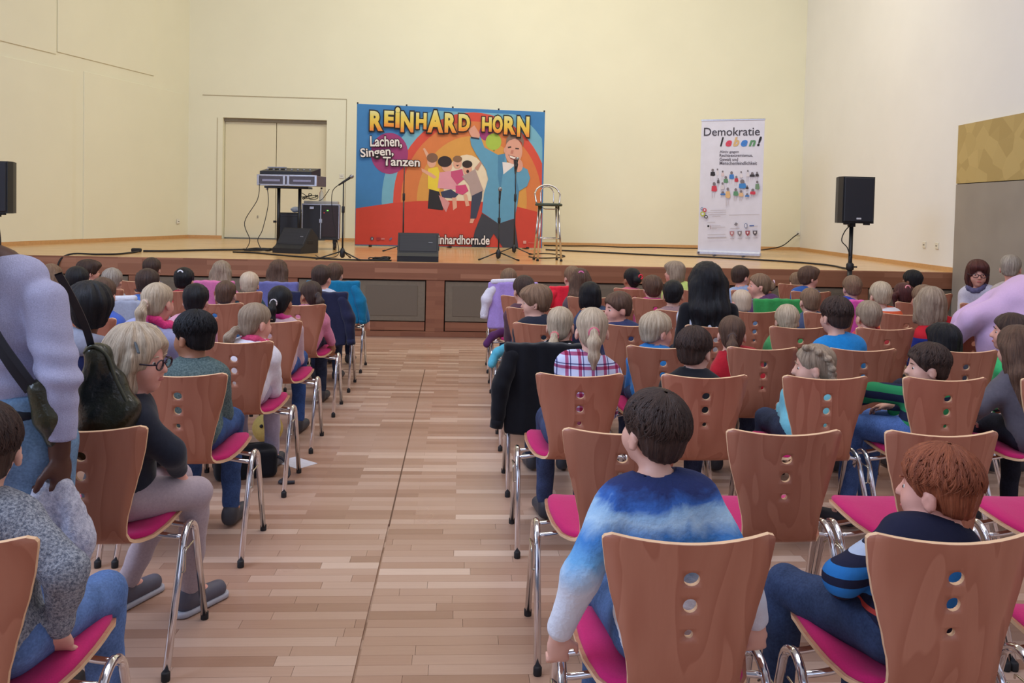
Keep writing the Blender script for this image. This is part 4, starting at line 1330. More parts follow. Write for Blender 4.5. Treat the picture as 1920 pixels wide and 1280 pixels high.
def hair_mesh(style, h):
    key = (style, h)
    if key in _HM: return _HM[key]
    F = Field()
    def cap_(t=.012, nape=True):
        F.ell((0, -.015, .036), (.0665 + t, .0865 + t, .071 + t), k=.02)
        if nape: F.ell((0, -.050, -.027), (.0565, .0435, .052), k=.03)
    def face(w=.074, zt=.072, y=.108):
        F.ell((0, y, -.015), (w, .078, zt), k=.012, sub=True)
        F.box((0, .10, -.09), (.10, .065, .06), .01, k=.012, sub=True)
    def ears(s=1.0):
        for sg in (-1, 1): F.ell((sg * .084, .004, -.022), (.024, .022 * s, .036 * s), k=.008, sub=True)
    if style in ('short', 'short_tuft', 'buzz', 'crop'):
        cap_({'buzz': .006, 'crop': .009}.get(style, .014))
        F.warp(strandwarp(.0035 if style != 'buzz' else .001))
        face(); ears()
        F.half((0, -.09, -.066), (0, .25, -1)); F.half((0, .012, -.03), (0, .9, -.75))
    elif style == 'mop':
        cap_(.020)
        F.ell((0, .03, .07), (.075, .07, .035), k=.03)
        F.warp(strandwarp(.005, 13)); face(.070, .058, .115)
        F.half((0, -.09, -.075), (0, .2, -1)); F.half((0, .03, -.03), (0, .9, -.75))
    elif style == 'bob':
        cap_(.015)
        F.ell((0, -.022, -.035), (.088, .080, .10), k=.03)
        F.ell((0, .035, .068), (.070, .06, .035), k=.03)
        F.warp(strandwarp(.004, 15)); face(.062, .066, .118)
        F.half((0, 0, -.120), (0, 0.1, -1))
    elif style == 'bob_side':
        cap_(.016)
        F.ell((0, -.028, -.045), (.090, .072, .115), k=.03)
        F.cap((.075, .02, .02), (.080, .01, -.10), .022, .016, .02).cap((-.075, .02, .02), (-.080, .01, -.10), .022, .016, .02)
        F.warp(strandwarp(.005, 15)); face(.066, .085, .118)
        F.half((0, 0, -.145), (0, 0.2, -1))
    elif style in ('long', 'xlong'):
        z = -.25 if style == 'long' else -.36
        cap_(.015)
        for x, r in ((-.058, .034), (-.02, .040), (.02, .040), (.058, .034)):
            F.cap((x, -.045, .0), (x * 1.15, -.075, -.12), r + .008, r, .03)
            F.cap((x * 1.15, -.075, -.12), (x * 1.0, -.085, z), r, r * .55, .03)
        for sg in (-1, 1): F.cap((sg * .068, .0, .02), (sg * .078, -.02, -.13), .022, .014, .02)
        F.warp(strandwarp(.005, 15)); face(.066, .080, .118)
    elif style in ('pony', 'lowpony', 'sidepony'):
        cap_(.009)
        tie = {'pony': (0, -.108, -.002), 'lowpony': (-.01, -.092, -.052), 'sidepony': (-.02, -.10, -.045)}[style]
        x, y, z = tie
        F.cap((x, y + .02, z), (x, y - .012, z), .022, .016, .015)
        s = -.03 if style == 'sidepony' else 0
        F.cap((x, y - .012, z), (x + s * .5, y - .034, z - .045), .018, .028, .015).cap((x + s * .5, y - .034, z - .045), (x + s, y - .030, z - .11), .028, .024, .02).cap((x + s, y - .030, z - .11), (x + s * 1.6, y - .01, z - .17), .024, .009, .02)
        F.warp(strandwarp(.0022, 19)); face(.072, .080, .106); ears(.9)
        F.half((0, .012, -.02), (0, .9, -.75))
    elif style == 'braid':
        cap_(.009)
        p0, p1 = Vector((-.040, .030, .105)), Vector((-.062, -.080, -.055))
        for i in range(9):
            f = i / 8
            q = p0.lerp(p1, f) + Vector((-.020, -.040, .026)) * math.sin(PI * f)
            F.ell((q.x + (.008 if i % 2 else -.008), q.y, q.z), (.023, .019, .016), k=.005)
        F.cap((-.060, -.082, -.06), (-.052, -.09, -.13), .02, .010, .015)
        F.warp(strandwarp(.0022, 19)); face(.072, .080, .106); ears(.9)
    elif style == 'pigtails':
        cap_(.011)
        for sg in (-1, 1):
            F.cap((sg * .07, -.05, .02), (sg * .105, -.06, .0), .018, .026, .015).cap((sg * .105, -.06, .0), (sg * .10, -.06, -.10), .026, .010, .02)
        F.warp(strandwarp(.003, 17)); face(.072, .080, .106)
    elif style == 'bun':
        cap_(.011)
        F.ell((.0, -.115, .0), (.042, .036, .042), k=.015)
        F.warp(strandwarp(.003, 17)); face(.072, .080, .106); ears(.9)
        F.half((0, .012, -.02), (0, .9, -.75))
    me = F.mesh('hair', h)
    if style == 'short_tuft': me = add_tufts(me)
    hv_attr(me)
    _HM[key] = me
    return me
def add_tufts(me):
    """loose locks lying over the cropped hair so that its outline is not a smooth shell"""
    n = len(me.vertices)
    co = np.empty(n * 3, np.float32); me.vertices.foreach_get('co', co)
    V = [tuple(x) for x in co.reshape(-1, 3)]
    Q = [tuple(p.vertices) for p in me.polygons]
    q = random.Random(4)
    C0, R0 = np.array((0, -.015, .036)), np.array((.0812, .1012, .0858))
    for _ in range(1500):
        phi = q.uniform(0, 2 * PI); t0 = q.uniform(.05, 1.45); L = q.uniform(.28, .5); wd = q.uniform(.0014, .0030); lift = q.uniform(.0004, .0022); curl = q.uniform(-.5, .5)
        pts = []
        for k in range(5):
            t = t0 + L * k / 4; ph = phi + curl * (k / 4) ** 2 * .6
            d = np.array((math.sin(t) * math.sin(ph), math.sin(t) * math.cos(ph), math.cos(t)))
            tl = rad(12); d = np.array((d[0], d[1] * math.cos(tl) - d[2] * math.sin(tl), d[1] * math.sin(tl) + d[2] * math.cos(tl)))
            pts.append((C0 + R0 * d * (1 + .004), d, k))
        e = pts[-1][0]
        if e[1] > .052 and e[2] < .075: continue
        if e[2] < .004 or (abs(e[0]) > .055 and e[2] < .02 and e[1] > -.03): continue
        b = len(V)
        for (p, d, k), nx in zip(pts, pts[1:] + [pts[-1]]):
            T = (nx[0] - p) if k < 4 else (p - pts[-2][0])
            S = np.cross(T, d); S = S / (np.linalg.norm(S) + 1e-9)
            w = wd * (1 - (k / 4) ** 2 * .85); up = d * (lift * math.sin(PI * min(k / 4 + .15, 1)) + .0015)
            V += [tuple(p + up - S * w), tuple(p + up + d * .002), tuple(p + up + S * w)]
        for k in range(4):
            for j in (0, 1): Q.append((b + k * 3 + j, b + k * 3 + j + 1, b + k * 3 + 4 + j, b + k * 3 + 3 + j))
    return np_mesh('hair', np.array(V), np.array(Q))

# ------------------------------------------------------------------ people: body builder
def hand_prims(F, wrist, d, side, up, s=1.0, curl=.5, fine=True):
    """palm, four unequal bent fingers and a thumb at the side of the palm"""
    d = d.normalized(); side = (side - d * side.dot(d)).normalized(); nrm = d.cross(side)
    if nrm.dot(up) < 0: nrm = -nrm
    R = np.array([[side[i], d[i], nrm[i]] for i in range(3)])
    c = wrist + d * .036 * s
    F.ell(tuple(c), (.030 * s, .040 * s, .015 * s), R, k=.012)
    for j, (ox, L) in enumerate(((-.023, .050), (-.008, .058), (.008, .054), (.022, .043))):
        a = wrist + d * .066 * s + side * ox * s
        m = a + (d * math.cos(curl) - nrm * math.sin(curl)) * L * .55 * s
        e = m + (d * math.cos(curl * 2.4) - nrm * math.sin(curl * 2.4)) * L * .5 * s
        F.cap(tuple(a), tuple(m), .0080 * s, .0074 * s, .004).cap(tuple(m), tuple(e), .0074 * s, .0062 * s, .004)
    a = wrist + d * .022 * s - side * .026 * s
    m = a + (d * .7 - side * .75 - nrm * .25).normalized() * .030 * s
    e = m + (d * .9 - side * .15 - nrm * .4).normalized() * .024 * s
    F.cap(tuple(a), tuple(m), .010 * s, .0085 * s, .008).cap(tuple(m), tuple(e), .0085 * s, .007 * s, .004)

def head_prims(F, hc, R, s):
    Rn = np.array(R)
    T = lambda p: np.array(hc) + Rn @ (np.array(p) * s)
    E = lambda c, r, k: F.ell(T(c), np.array(r) * s, Rn, k=k * s)
    E((0, -.013, .025), (.069, .087, .077), .02)
    E((0, .028, -.036), (.051, .052, .062), .035)
    E((0, .058, -.078), (.020, .020, .018), .025)
    E((.030, .050, -.030), (.024, .026, .026), .025); E((-.030, .050, -.030), (.024, .026, .026), .025)
    for sg in (-1, 1):
        F.ell(T((sg * .030, .090, .004)), np.array((.016, .014, .011)) * s, Rn, k=.010 * s, sub=True)
    F.cap(T((0, .078, .008)), T((0, .094, -.020)), .0075 * s, .0115 * s, .010 * s)
    for sg in (-1, 1):
        F.cap(T((sg * .008, .086, -.022)), T((sg * .008, .088, -.023)), .006 * s, .006 * s, .006 * s)
        E((sg * .073, -.006, -.016), (.010, .019, .028), .008)
        F.ell(T((sg * .082, .002, -.014)), np.array((.006, .009, .015)) * s, Rn, k=.006 * s, sub=True)
    F.cap(T((-.015, .080, -.052)), T((.015, .080, -.052)), .0065 * s, .0065 * s, .008 * s)

BODY_W = [0]
def person(label, head, pel, hy=0, hp=4, by=0, hr=0, hair=('short', 'brown'), skin='fair', shirt=None, pants=None, sleeve='long', shoes=(60, 60, 66), sc=1.0, bs=1.0, vox=.011, arms=None, legs=None, group='seated audience', sw=.110, name='person', extra=None, face=False, cat=None, seatz=.53, neckline=.052, hs=1.0, hood=None, collar=None, scarf=None):
    px, py = pel
    root = empty(name, (px, py, 0))
    tag(root, label, cat or 'person', group)
    hc = Vector((head[0] - px, head[1] - py, head[2]))
    Rh = rot(hy, hp, hr)
    Rb = rot(by)
    right, fwd = Rb @ Vector((1, 0, 0)), Rb @ Vector((0, 1, 0))
    P = Vector((0, 0, seatz)) - fwd * .01
    Nb = hc + Vector((0, 0, -.128 * sc)) - (Rh @ Vector((0, 1, 0))) * .012 * sc - fwd * .012
    ax = (Nb - P)
    Lt = ax.length
    ax.normalize()
    r2 = (right - ax * right.dot(ax)).normalized()
    f2 = ax.cross(r2) * -1
    if f2.dot(fwd) < 0: f2 = -f2
    RT = np.array([[r2[i], f2[i], ax[i]] for i in range(3)])
    torso = [('ell', P + Vector((0, 0, .015)), (.122 * bs, .100 * bs, .095 * bs), .04), ('ell', P + ax * Lt * .36, (.108 * bs, .086 * bs, .20 * Lt / .36 * 0 + .15 * bs), .05), ('ell', P + ax * Lt * .70, (.122 * bs, .086 * bs, .135 * bs), .05)]
    swd = sw * bs
    S = {sg: Nb - ax * .055 * bs + r2 * sg * swd for sg in (-1, 1)}
    sh = (Nb - ax * .042 * bs - r2 * swd * .82, Nb - ax * .042 * bs + r2 * swd * .82)
    arms = arms or {}
    A = {}
    for sg in (-1, 1):
        if sg in arms:
            e, w = (Vector(q) - Vector((px, py, 0)) for q in arms[sg][:2])
        else:
            e = S[sg] + right * sg * -.004 * bs + fwd * .085 * bs + Vector((0, 0, -.185 * bs))
            w = P + right * sg * .055 * bs + fwd * .205 * bs + Vector((0, 0, .090 * bs))
        A[sg] = (S[sg], e, w)
    LG = {}
    for sg in (-1, 1):
        hip = P + right * sg * .068 * bs + fwd * .02
        if legs and sg in legs: kn, an, toe = (Vector(q) - Vector((px, py, 0)) for q in legs[sg])
        else:
            kn = hip + fwd * .30 * bs + right * sg * .025 + Vector((0, 0, -.01))
            an = Vector((kn.x, kn.y, .075)) + fwd * .02
            toe = an + fwd * .13 * bs + right * sg * .02 + Vector((0, 0, -.045))
        LG[sg] = (hip, kn, an, toe)
    r = lambda v: v * bs
    # ---- skin: one continuous body
    F = Field()
    for typ, c, rr, k in torso: F.ell(tuple(c), rr, RT, k=k)
    F.cap(tuple(sh[0]), tuple(sh[1]), r(.044), r(.044), .05)
    F.cap(tuple(Nb - ax * .03), tuple(hc + Rh @ Vector((0, -.018 * sc, -.045 * sc))), .039 * sc, .037 * sc, .022)
    head_prims(F, tuple(hc), Rh, sc)
    for sg in (-1, 1):
        s_, e, w = A[sg]
        F.cap(tuple(s_), tuple(e), r(.040), r(.032), .03).cap(tuple(e), tuple(w), r(.031), r(.021), .015)
        dd = (w - e).normalized()
        if sg not in arms: dd = (fwd * .9 - right * sg * .25 + Vector((0, 0, -.18))).normalized()
        if sg in arms and len(arms[sg]) > 2: dd = Vector(arms[sg][2]).normalized()
        crl = arms[sg][3] if sg in arms and len(arms[sg]) > 3 else .45
        sd = arms[sg][4] if sg in arms and len(arms[sg]) > 4 else right * sg
        hand_prims(F, w, dd, Vector(sd), Vector((0, 0, 1)) if abs(dd.z) < .8 else fwd * -1, 1.05 * bs ** .7 * .92, crl)
        hip, kn, an, toe = LG[sg]
        F.cap(tuple(hip), tuple(kn), r(.066), r(.046), .03).cap(tuple(kn), tuple(an), r(.044), r(.028), .015).cap(tuple(an), tuple(toe), r(.026), r(.020), .015)
    b = link('body', F.mesh('body', vox), skin_mat(SKIN[skin]), root)
    # ---- face
    for sg in (-1, 1):
        e = link('eye', EYE_ME, None, root, tuple(hc + Rh @ Vector((sg * .029 * sc, .0635 * sc, .003 * sc))), (Rh @ Matrix.Rotation(rad(-6 * sg), 3, 'Z')).to_euler())
        e.scale = (sc, sc, sc)
        if face:
            w = link('eyebrow', BROW_ME, hair_mat(*HAIR[hair[1]]), root, tuple(hc + Rh @ Vector((sg * .030 * sc, .0755 * sc, .026 * sc))), Rh.to_euler(), True)
            w.scale = (sc * sg, sc, sc)
    m = link('mouth', LIP_ME, None, root, tuple(hc + Rh @ Vector((0, .0825 * sc, -.052 * sc))), Rh.to_euler())
    m.scale = (sc, sc, sc)
    # ---- hair
    ho = link('hair', hair_mesh(hair[0], .0065 if vox < .0096 else .009), hair_mat(*HAIR[hair[1]]), root, tuple(hc), Rh.to_euler(), True)
    ho.scale = (sc * hs, sc * hs, sc * hs)
    if len(hair) > 2 and hair[2]:
        style = hair[0]
        tp = {'pony': (0, -.118, -.003), 'lowpony': (-.01, -.104, -.052), 'sidepony': (-.02, -.112, -.045), 'bun': (.02, -.14, .03), 'braid': (-.057, -.084, -.075)}.get(style, (.0, -.095, .07))
        tie = MB().tube([(math.cos(a) * .021, 0, math.sin(a) * .021) for a in np.linspace(0, 2 * PI, 13)], .0065, 6).build('hair_tie', plain('hair_tie', hair[2], .5), root, True)
        tie.location = hc + Rh @ (Vector(tp) * sc)
        tie.rotation_euler = Rh.to_euler()
    # ---- shirt
    t = .011
    q = random.Random(len(label) * 7 + int(px * 100))
    p1, p2, p3 = (q.uniform(0, 6) for _ in range(3))
    def folds(X, Y, Z):
        return .0028 * np.sin(31 * X + 17 * Z + p1) * np.sin(23 * Z - 13 * Y + p2) + .0018 * np.sin(58 * Z + 22 * X + p3) * np.sin(37 * Y + p1)
    F = Field()
    for i, (typ, c, rr, k) in enumerate(torso):
        F.ell(tuple(c), tuple(v + t * (1.5 if i < 2 else 1) for v in rr), RT, k=k)
    F.cap(tuple(sh[0]), tuple(sh[1]), r(.044) + t, r(.044) + t, .05)
    for sg in (-1, 1):
        s_, e, w = A[sg]
        if sleeve == 'long':
            F.cap(tuple(s_), tuple(e), r(.040) + t * 1.2, r(.032) + t * 1.4, .03).cap(tuple(e), tuple(e.lerp(w, .90)), r(.031) + t * 1.5, r(.021) + t * 1.1, .015)
        elif sleeve == 'short':
            F.cap(tuple(s_), tuple(s_.lerp(e, .62)), r(.041) + t * 1.3, r(.037) + t * 1.6, .03)
    F.warp(folds)
    F.ell(tuple(Nb + ax * .035), (neckline * sc, neckline * sc, .050 * sc), RT, k=.008, sub=True)
    link('shirt', F.mesh('shirt', max(vox, .0105 if vox < .010 else .013)), shirt or cloth('shirt_cloth', (120, 120, 130)), root)
    # ---- trousers and shoes
    F = Field()
    F.ell(tuple(torso[0][1]), tuple(v + .010 for v in torso[0][2]), RT, k=.04)
    for sg in (-1, 1):
        hip, kn, an, toe = LG[sg]
        F.cap(tuple(hip), tuple(kn), r(.066) + .010, r(.046) + .011, .03).cap(tuple(kn), tuple(kn.lerp(an, .93)), r(.044) + .012, r(.028) + .013, .015)
    F.warp(folds)
    F.half(tuple(P + Vector((0, 0, .088 * bs))), (0, 0, 1))
    link('trousers', F.mesh('trousers', max(vox, .0115 if vox < .009 else .016)), pants or denim(), root)
    for sg in (-1, 1):
        hip, kn, an, toe = LG[sg]
        dv = (toe - an); dv.z = 0
        dv = dv.normalized() if dv.length > 1e-4 else fwd
        zb = max(min(toe.z, an.z - .04), .024)
        hl = Vector((an.x, an.y, zb + .012)) - dv * .02
        F = Field().cap(tuple(hl), tuple(hl + dv * .155 * bs + Vector((0, 0, -.006))), r(.038), r(.034), .03).cap(tuple(hl + Vector((0, 0, .03))), tuple(an + Vector((0, 0, .01))), r(.036), r(.034), .02)
        F.half((0, 0, zb - .022), (0, 0, -1), .004)
        so = link('shoe', F.mesh('shoe', max(vox, .011)), plain('shoe_leather', shoes, .6), root)
    if scarf:
        F = Field()
        for k in range(10):
            a0, a1 = 2 * PI * k / 10, 2 * PI * (k + 1) / 10
            pt = lambda a: tuple(Nb + ax * (.030 + .008 * math.sin(3 * a)) + (r2 * math.cos(a) * .062 + f2 * math.sin(a) * .060) * sc)
            F.cap(pt(a0), pt(a1), .021 * sc, .023 * sc, .012)
        F.warp(lambda X, Y, Z: .003 * np.sin(90 * X + 70 * Z) * np.sin(80 * Y - 60 * Z))
        link('scarf', F.mesh('scarf', .009), scarf, root)
    if hood:
        F = Field()
        for k in range(7):
            a0, a1 = PI * (1.0 + k / 7), PI * (1.0 + (k + 1) / 7)
            pt = lambda a: tuple(Nb + ax * (.012) + (r2 * math.cos(a) * .080 + f2 * (math.sin(a) * .085 + .01)))
            F.cap(pt(a0), pt(a1), .028, .028, .015)
        F.ell(tuple(Nb - f2 * .085 - ax * .02), (.075, .035, .05), RT, k=.02)
        link('hood', F.mesh('hood', .010), hood, root)
    if collar:
        F = Field()
        for k in range(12):
            a0, a1 = 2 * PI * k / 12, 2 * PI * (k + 1) / 12
            pt = lambda a: tuple(Nb + ax * .018 + (r2 * math.cos(a) * .050 + f2 * math.sin(a) * .050) * sc)
            F.cap(pt(a0), pt(a1), .010, .010, .006)
        link('collar', F.mesh('collar', .007), collar, root)
    return root, hc, Rh

# ------------------------------------------------------------------ printed and patterned shirts
M_TIEDYE = tiedye('tie_dye_sweater', [(0.0, (224, 226, 234)), (0.33, (216, 220, 230)), (0.43, (176, 200, 224)), (0.52, (110, 166, 212)), (0.60, (70, 128, 194)), (0.68, (170, 200, 224)), (0.73, (150, 186, 218)), (0.775, (62, 104, 176)), (0.83, (48, 58, 104)), (1.0, (44, 52, 84))], .50, .95)
M_STRIPE_NAVY = stripes('navy_striped_knit', [(0.0, (34, 36, 58)), (.23, (40, 110, 80)), (.27, (34, 36, 58)), (.315, (190, 70, 62)), (.335, (34, 36, 58)), (.375, (44, 116, 184)), (.42, (34, 36, 58)), (.455, (44, 116, 184)), (.50, (34, 36, 58)), (.535, (176, 190, 214)), (.565, (34, 36, 58))], .60, .40)
M_STRIPE_GREEN = stripes('green_navy_stripes', [(0.0, (30, 36, 62)), (.5, (44, 132, 84))], .075)
M_PLAID = plaid('pink_plaid_cotton')
M_DOTS = dots('black_polka_dot_cotton', (24, 24, 30), (226, 222, 224), 15)
M_REDBLUE = stripes('red_blue_top', [(0.0, (44, 60, 140)), (.62, (190, 36, 48))], .55, .40)
M_ORANGE = stripes('orange_white_top', [(0.0, (220, 96, 60)), (.72, (226, 222, 224)), (.84, (220, 96, 60))], .22, .45)
M_KNIT = knit('speckled_grey_knit', (92, 98, 112), (172, 176, 184), 150)

# ------------------------------------------------------------------ the audience, seat by seat
person('brown-haired boy in blue and white tie-dye sweater, nearest seat on the right', (0.494, 2.120, 0.996), (0.527, 2.030), hy=-28, hair=('short_tuft', 'darkbrown'), shirt=M_TIEDYE, pants=denim((70, 92, 130)), hp=-6, vox=.0075, sc=.93, face=True, by=-4, arms={-1: ((.303, 1.99, .69), (.256, 2.04, .52), (.03, .06, -1), .9), 1: ((.690, 2.00, .69), (.757, 2.06, .535), (.03, .06, -1), .9)}, hood=None, shoes=(70, 70, 80))
person('red-haired boy in navy sweater with coloured sleeve stripes, looking left', (1.243, 2.120, 0.851), (1.135, 2.030), hy=-42, hair=('short_tuft', 'red'), shirt=M_STRIPE_NAVY, pants=denim((52, 66, 96)), hp=4, vox=.0075, face=True, skin='pink', by=-12, sw=.112, arms={-1: ((.962, 2.03, .66), (1.03, 2.18, .56))}, legs={-1: ((.94, 2.34, .50), (.93, 2.36, .08), (.91, 2.49, .035)), 1: ((1.17, 2.36, .51), (1.18, 2.38, .08), (1.18, 2.51, .035))})
person('blonde ponytail girl in pink and white plaid shirt', (0.627, 4.000, 0.985), (0.540, 3.910), hy=4, hair=('pony', 'blond', (206, 96, 120)), shirt=M_PLAID, pants=denim((60, 70, 100)), hp=6, vox=.0092)
person('dark-haired boy in black shirt with turquoise collar', (1.125, 4.000, 0.895), (1.105, 3.910), hy=38, hair=('short_tuft', 'darkbrown'), shirt=cloth('shirt_cloth', (26, 27, 34)), pants=denim((60, 70, 100)), hp=6, face=True, sleeve='short', collar=cloth('shirt_cloth', (84, 176, 186)), vox=.0092)
person('girl with braided hair looking left, only her head above the chair', (1.707, 4.000, 0.825), (1.660, 3.910), hy=-72, hair=('braid', 'darkblond'), shirt=cloth('shirt_cloth', (120, 196, 214)), pants=denim((50, 58, 80)), hp=6, face=True, vox=.0092)
person('dark-haired boy in green and navy stripes looking left', (2.270, 4.000, 0.831), (2.220, 3.910), hy=-78, hair=('short_tuft', 'darkbrown'), shirt=M_STRIPE_GREEN, pants=denim((76, 104, 160)), hp=4, face=True, by=-35, arms={-1: ((2.03, 4.05, .70), (1.98, 4.22, .60))}, vox=.0092)
person('girl with long brown hair in grey top at the right edge', (2.721, 4.000, 0.926), (2.780, 3.910), hy=-8, hair=('xlong', 'brown'), shirt=cloth('shirt_cloth', (92, 88, 98)), pants=denim((36, 38, 50)), hp=8, arms={-1: ((2.52, 3.95, .66), (2.56, 4.10, .55))}, vox=.0092)
person('blonde girl in black polka-dot top sitting before the plaid shirt', (0.573, 4.810, 0.896), (0.540, 4.720), hy=18, hair=('lowpony', 'blond', (214, 104, 110)), shirt=M_DOTS, pants=denim((50, 56, 76)), hp=6, vox=.0092)
person('blond boy in bright blue shirt turning right', (1.130, 4.810, 0.873), (1.105, 4.720), hy=68, hair=('short', 'blond'), shirt=cloth('shirt_cloth', (40, 120, 190)), pants=denim((60, 70, 100)), hp=4, face=True, skin='pink', vox=.0092)
person('brown ponytail girl in dark red shirt behind the black-haired woman', (1.566, 4.810, 0.861), (1.660, 4.720), hy=16, hair=('pony', 'brown', (70, 50, 46)), shirt=cloth('shirt_cloth', (178, 30, 44)), pants=denim((60, 70, 100)), hp=2, vox=.0092)
person('tall dark-haired boy in bright blue t-shirt', (2.172, 4.810, 0.975), (2.220, 4.720), hy=-14, hair=('short_tuft', 'darkbrown'), shirt=cloth('shirt_cloth', (28, 128, 196)), pants=denim((60, 70, 100)), hp=2, sleeve='short', vox=.0092)
person('child with straight black bob before the lilac sweater', (2.823, 4.810, 0.832), (2.800, 4.720), hy=-12, hair=('bob', 'black'), shirt=cloth('shirt_cloth', (40, 44, 66)), pants=denim((46, 50, 66)), hp=2, vox=.0092)
person('dark-haired child in green top beside the long-haired girl', (3.225, 4.810, 0.897), (3.390, 4.720), hy=-62, hair=('short', 'darkbrown'), shirt=cloth('shirt_cloth', (64, 186, 112)), pants=denim((46, 50, 66)), hp=2, face=True, skin='pink', vox=.0092)
person('light brown haired boy in black t-shirt looking left', (0.505, 5.690, 0.935), (0.540, 5.600), hy=-78, hair=('mop', 'lightbrown'), shirt=cloth('shirt_cloth', (32, 36, 50)), pants=denim((60, 70, 100)), hp=8, face=True, sleeve='short', vox=.0125)
person('boy in navy shirt glancing back to the left', (1.059, 5.690, 0.901), (1.105, 5.600), hy=-108, hair=('short', 'brown'), shirt=cloth('shirt_cloth', (48, 54, 92)), pants=denim((60, 70, 100)), hp=8, face=True, skin='pink', sleeve='short', vox=.0125)
person('small blond child low behind a bare chair back', (2.231, 5.690, 0.832), (2.220, 5.600), hy=8, hair=('short', 'blond'), shirt=cloth('shirt_cloth', (70, 150, 90)), pants=denim((60, 70, 100)), hp=10, vox=.0125)
person('fair short-haired boy beside the pink jacket', (2.799, 5.690, 0.869), (2.800, 5.600), hy=-4, hair=('short', 'darkblond'), shirt=cloth('shirt_cloth', (190, 60, 66)), pants=denim((60, 70, 100)), hp=2, vox=.0125)
person('child with tousled long blond hair in red and blue top', (3.242, 5.690, 0.958), (3.390, 5.600), hy=22, hair=('bob_side', 'darkblond'), shirt=M_REDBLUE, pants=denim((46, 60, 120)), hp=2, hs=1.12, vox=.0125)
person('black-haired child in dark denim jacket', (1.004, 6.550, 0.893), (1.105, 6.460), hy=2, hair=('bob', 'black'), shirt=denim((60, 72, 100)), pants=denim((50, 58, 80)), hp=4, vox=.0125)
person('short black-haired child just left of the long-haired woman', (1.657, 6.550, 0.917), (1.660, 6.460), hy=18, hair=('short', 'black'), shirt=cloth('shirt_cloth', (150, 120, 120)), pants=denim((50, 58, 80)), hp=4, vox=.0125)
person('boy with pale cropped hair left of the green hoodie', (2.197, 6.550, 0.859), (2.220, 6.460), hy=-8, hair=('buzz', 'pale'), shirt=cloth('shirt_cloth', (100, 130, 170)), pants=denim((50, 58, 80)), hp=6, skin='pink', vox=.0125)
person('brown cropped boy just right of the green hoodie', (2.748, 6.550, 0.880), (2.800, 6.460), hy=0, hair=('crop', 'lightbrown'), shirt=cloth('shirt_cloth', (70, 80, 110)), pants=denim((50, 58, 80)), hp=2, vox=.0125)
person('blond child in orange and white top', (3.316, 6.550, 0.936), (3.390, 6.460), hy=0, hair=('short', 'blond'), shirt=M_ORANGE, pants=denim((50, 58, 80)), hp=4, vox=.0125)
person('dark-haired child half hidden by the boy looking left', (0.485, 6.550, 0.934), (0.540, 6.460), hy=-20, hair=('short', 'darkbrown'), shirt=cloth('shirt_cloth', (90, 60, 70)), pants=denim((50, 58, 80)), hp=4, vox=.0125)
person('grey-brown haired child hidden behind the tousled long hair', (3.665, 6.550, 0.916), (3.970, 6.460), hy=-10, hair=('short', 'lightbrown'), shirt=cloth('shirt_cloth', (150, 80, 80)), pants=denim((50, 58, 80)), hp=4, skin='pink', vox=.0125)
person('girl with long brown hair behind the red jacket', (1.049, 7.420, 0.938), (1.105, 7.330), hy=4, hair=('long', 'brown', (226, 110, 170)), shirt=cloth('shirt_cloth', (96, 80, 86)), pants=denim((50, 58, 80)), hp=4, vox=.014)
person('brown-haired child in magenta top', (1.690, 7.420, 0.884), (1.660, 7.330), hy=0, hair=('mop', 'brown'), shirt=cloth('shirt_cloth', (206, 58, 130)), pants=denim((50, 58, 80)), hp=4, vox=.014)
person('girl with pinned-up hair and clips looking left', (2.643, 7.420, 0.924), (2.800, 7.330), hy=-84, hair=('bun', 'lightbrown', (232, 200, 214)), shirt=cloth('shirt_cloth', (96, 60, 96)), pants=denim((50, 58, 80)), hp=2, face=True, skin='pink', vox=.014)
person('light brown haired child in royal blue sleeves under the speaker pole', (3.494, 7.420, 0.919), (3.390, 7.330), hy=4, hair=('short', 'lightbrown'), shirt=cloth('shirt_cloth', (46, 66, 180)), pants=denim((50, 58, 80)), hp=4, vox=.014)
person('dark brown haired child with two pink hair clips', (3.962, 7.420, 0.865), (3.970, 7.330), hy=0, hair=('pigtails', 'auburn', (240, 150, 160)), shirt=cloth('shirt_cloth', (80, 60, 60)), pants=denim((50, 58, 80)), hp=4, vox=.014)
person('light brown haired child behind the lavender coat', (0.471, 8.300, 0.866), (0.540, 8.210), hy=0, hair=('short', 'lightbrown'), shirt=cloth('shirt_cloth', (120, 110, 120)), pants=denim((50, 58, 80)), hp=10, vox=.014)
person('light haired child in the front row by the red jacket', (1.088, 8.300, 0.903), (1.105, 8.210), hy=-20, hair=('bun', 'lightbrown', (238, 130, 180)), shirt=cloth('shirt_cloth', (190, 60, 70)), pants=denim((50, 58, 80)), hp=4, vox=.014)
person('dark-haired girl with a red hair clip', (1.680, 8.300, 0.893), (1.660, 8.210), hy=-20, hair=('bun', 'black', (240, 40, 70)), shirt=cloth('shirt_cloth', (220, 110, 130)), pants=denim((50, 58, 80)), hp=4, skin='tan', vox=.014)
person('blond child in lime top and red scarf, looking left', (2.104, 8.300, 0.969), (2.220, 8.210), hy=-55, hair=('bob', 'darkblond'), shirt=cloth('shirt_cloth', (196, 214, 120)), pants=denim((50, 58, 80)), hp=2, skin='pink', scarf=cloth('scarf_cloth', (220, 50, 60)), vox=.014)
person('dark-haired boy in light blue shirt in the front row', (2.775, 8.300, 0.939), (2.800, 8.210), hy=58, hair=('short', 'darkbrown'), shirt=cloth('shirt_cloth', (150, 166, 200)), pants=denim((50, 58, 80)), hp=4, skin='pink', face=True, vox=.014)
person('smiling brown-haired child looking right', (3.468, 8.300, 0.940), (3.390, 8.210), hy=78, hair=('mop', 'brown'), shirt=cloth('shirt_cloth', (50, 90, 160)), pants=denim((50, 58, 80)), hp=2, skin='pink', face=True, vox=.014)
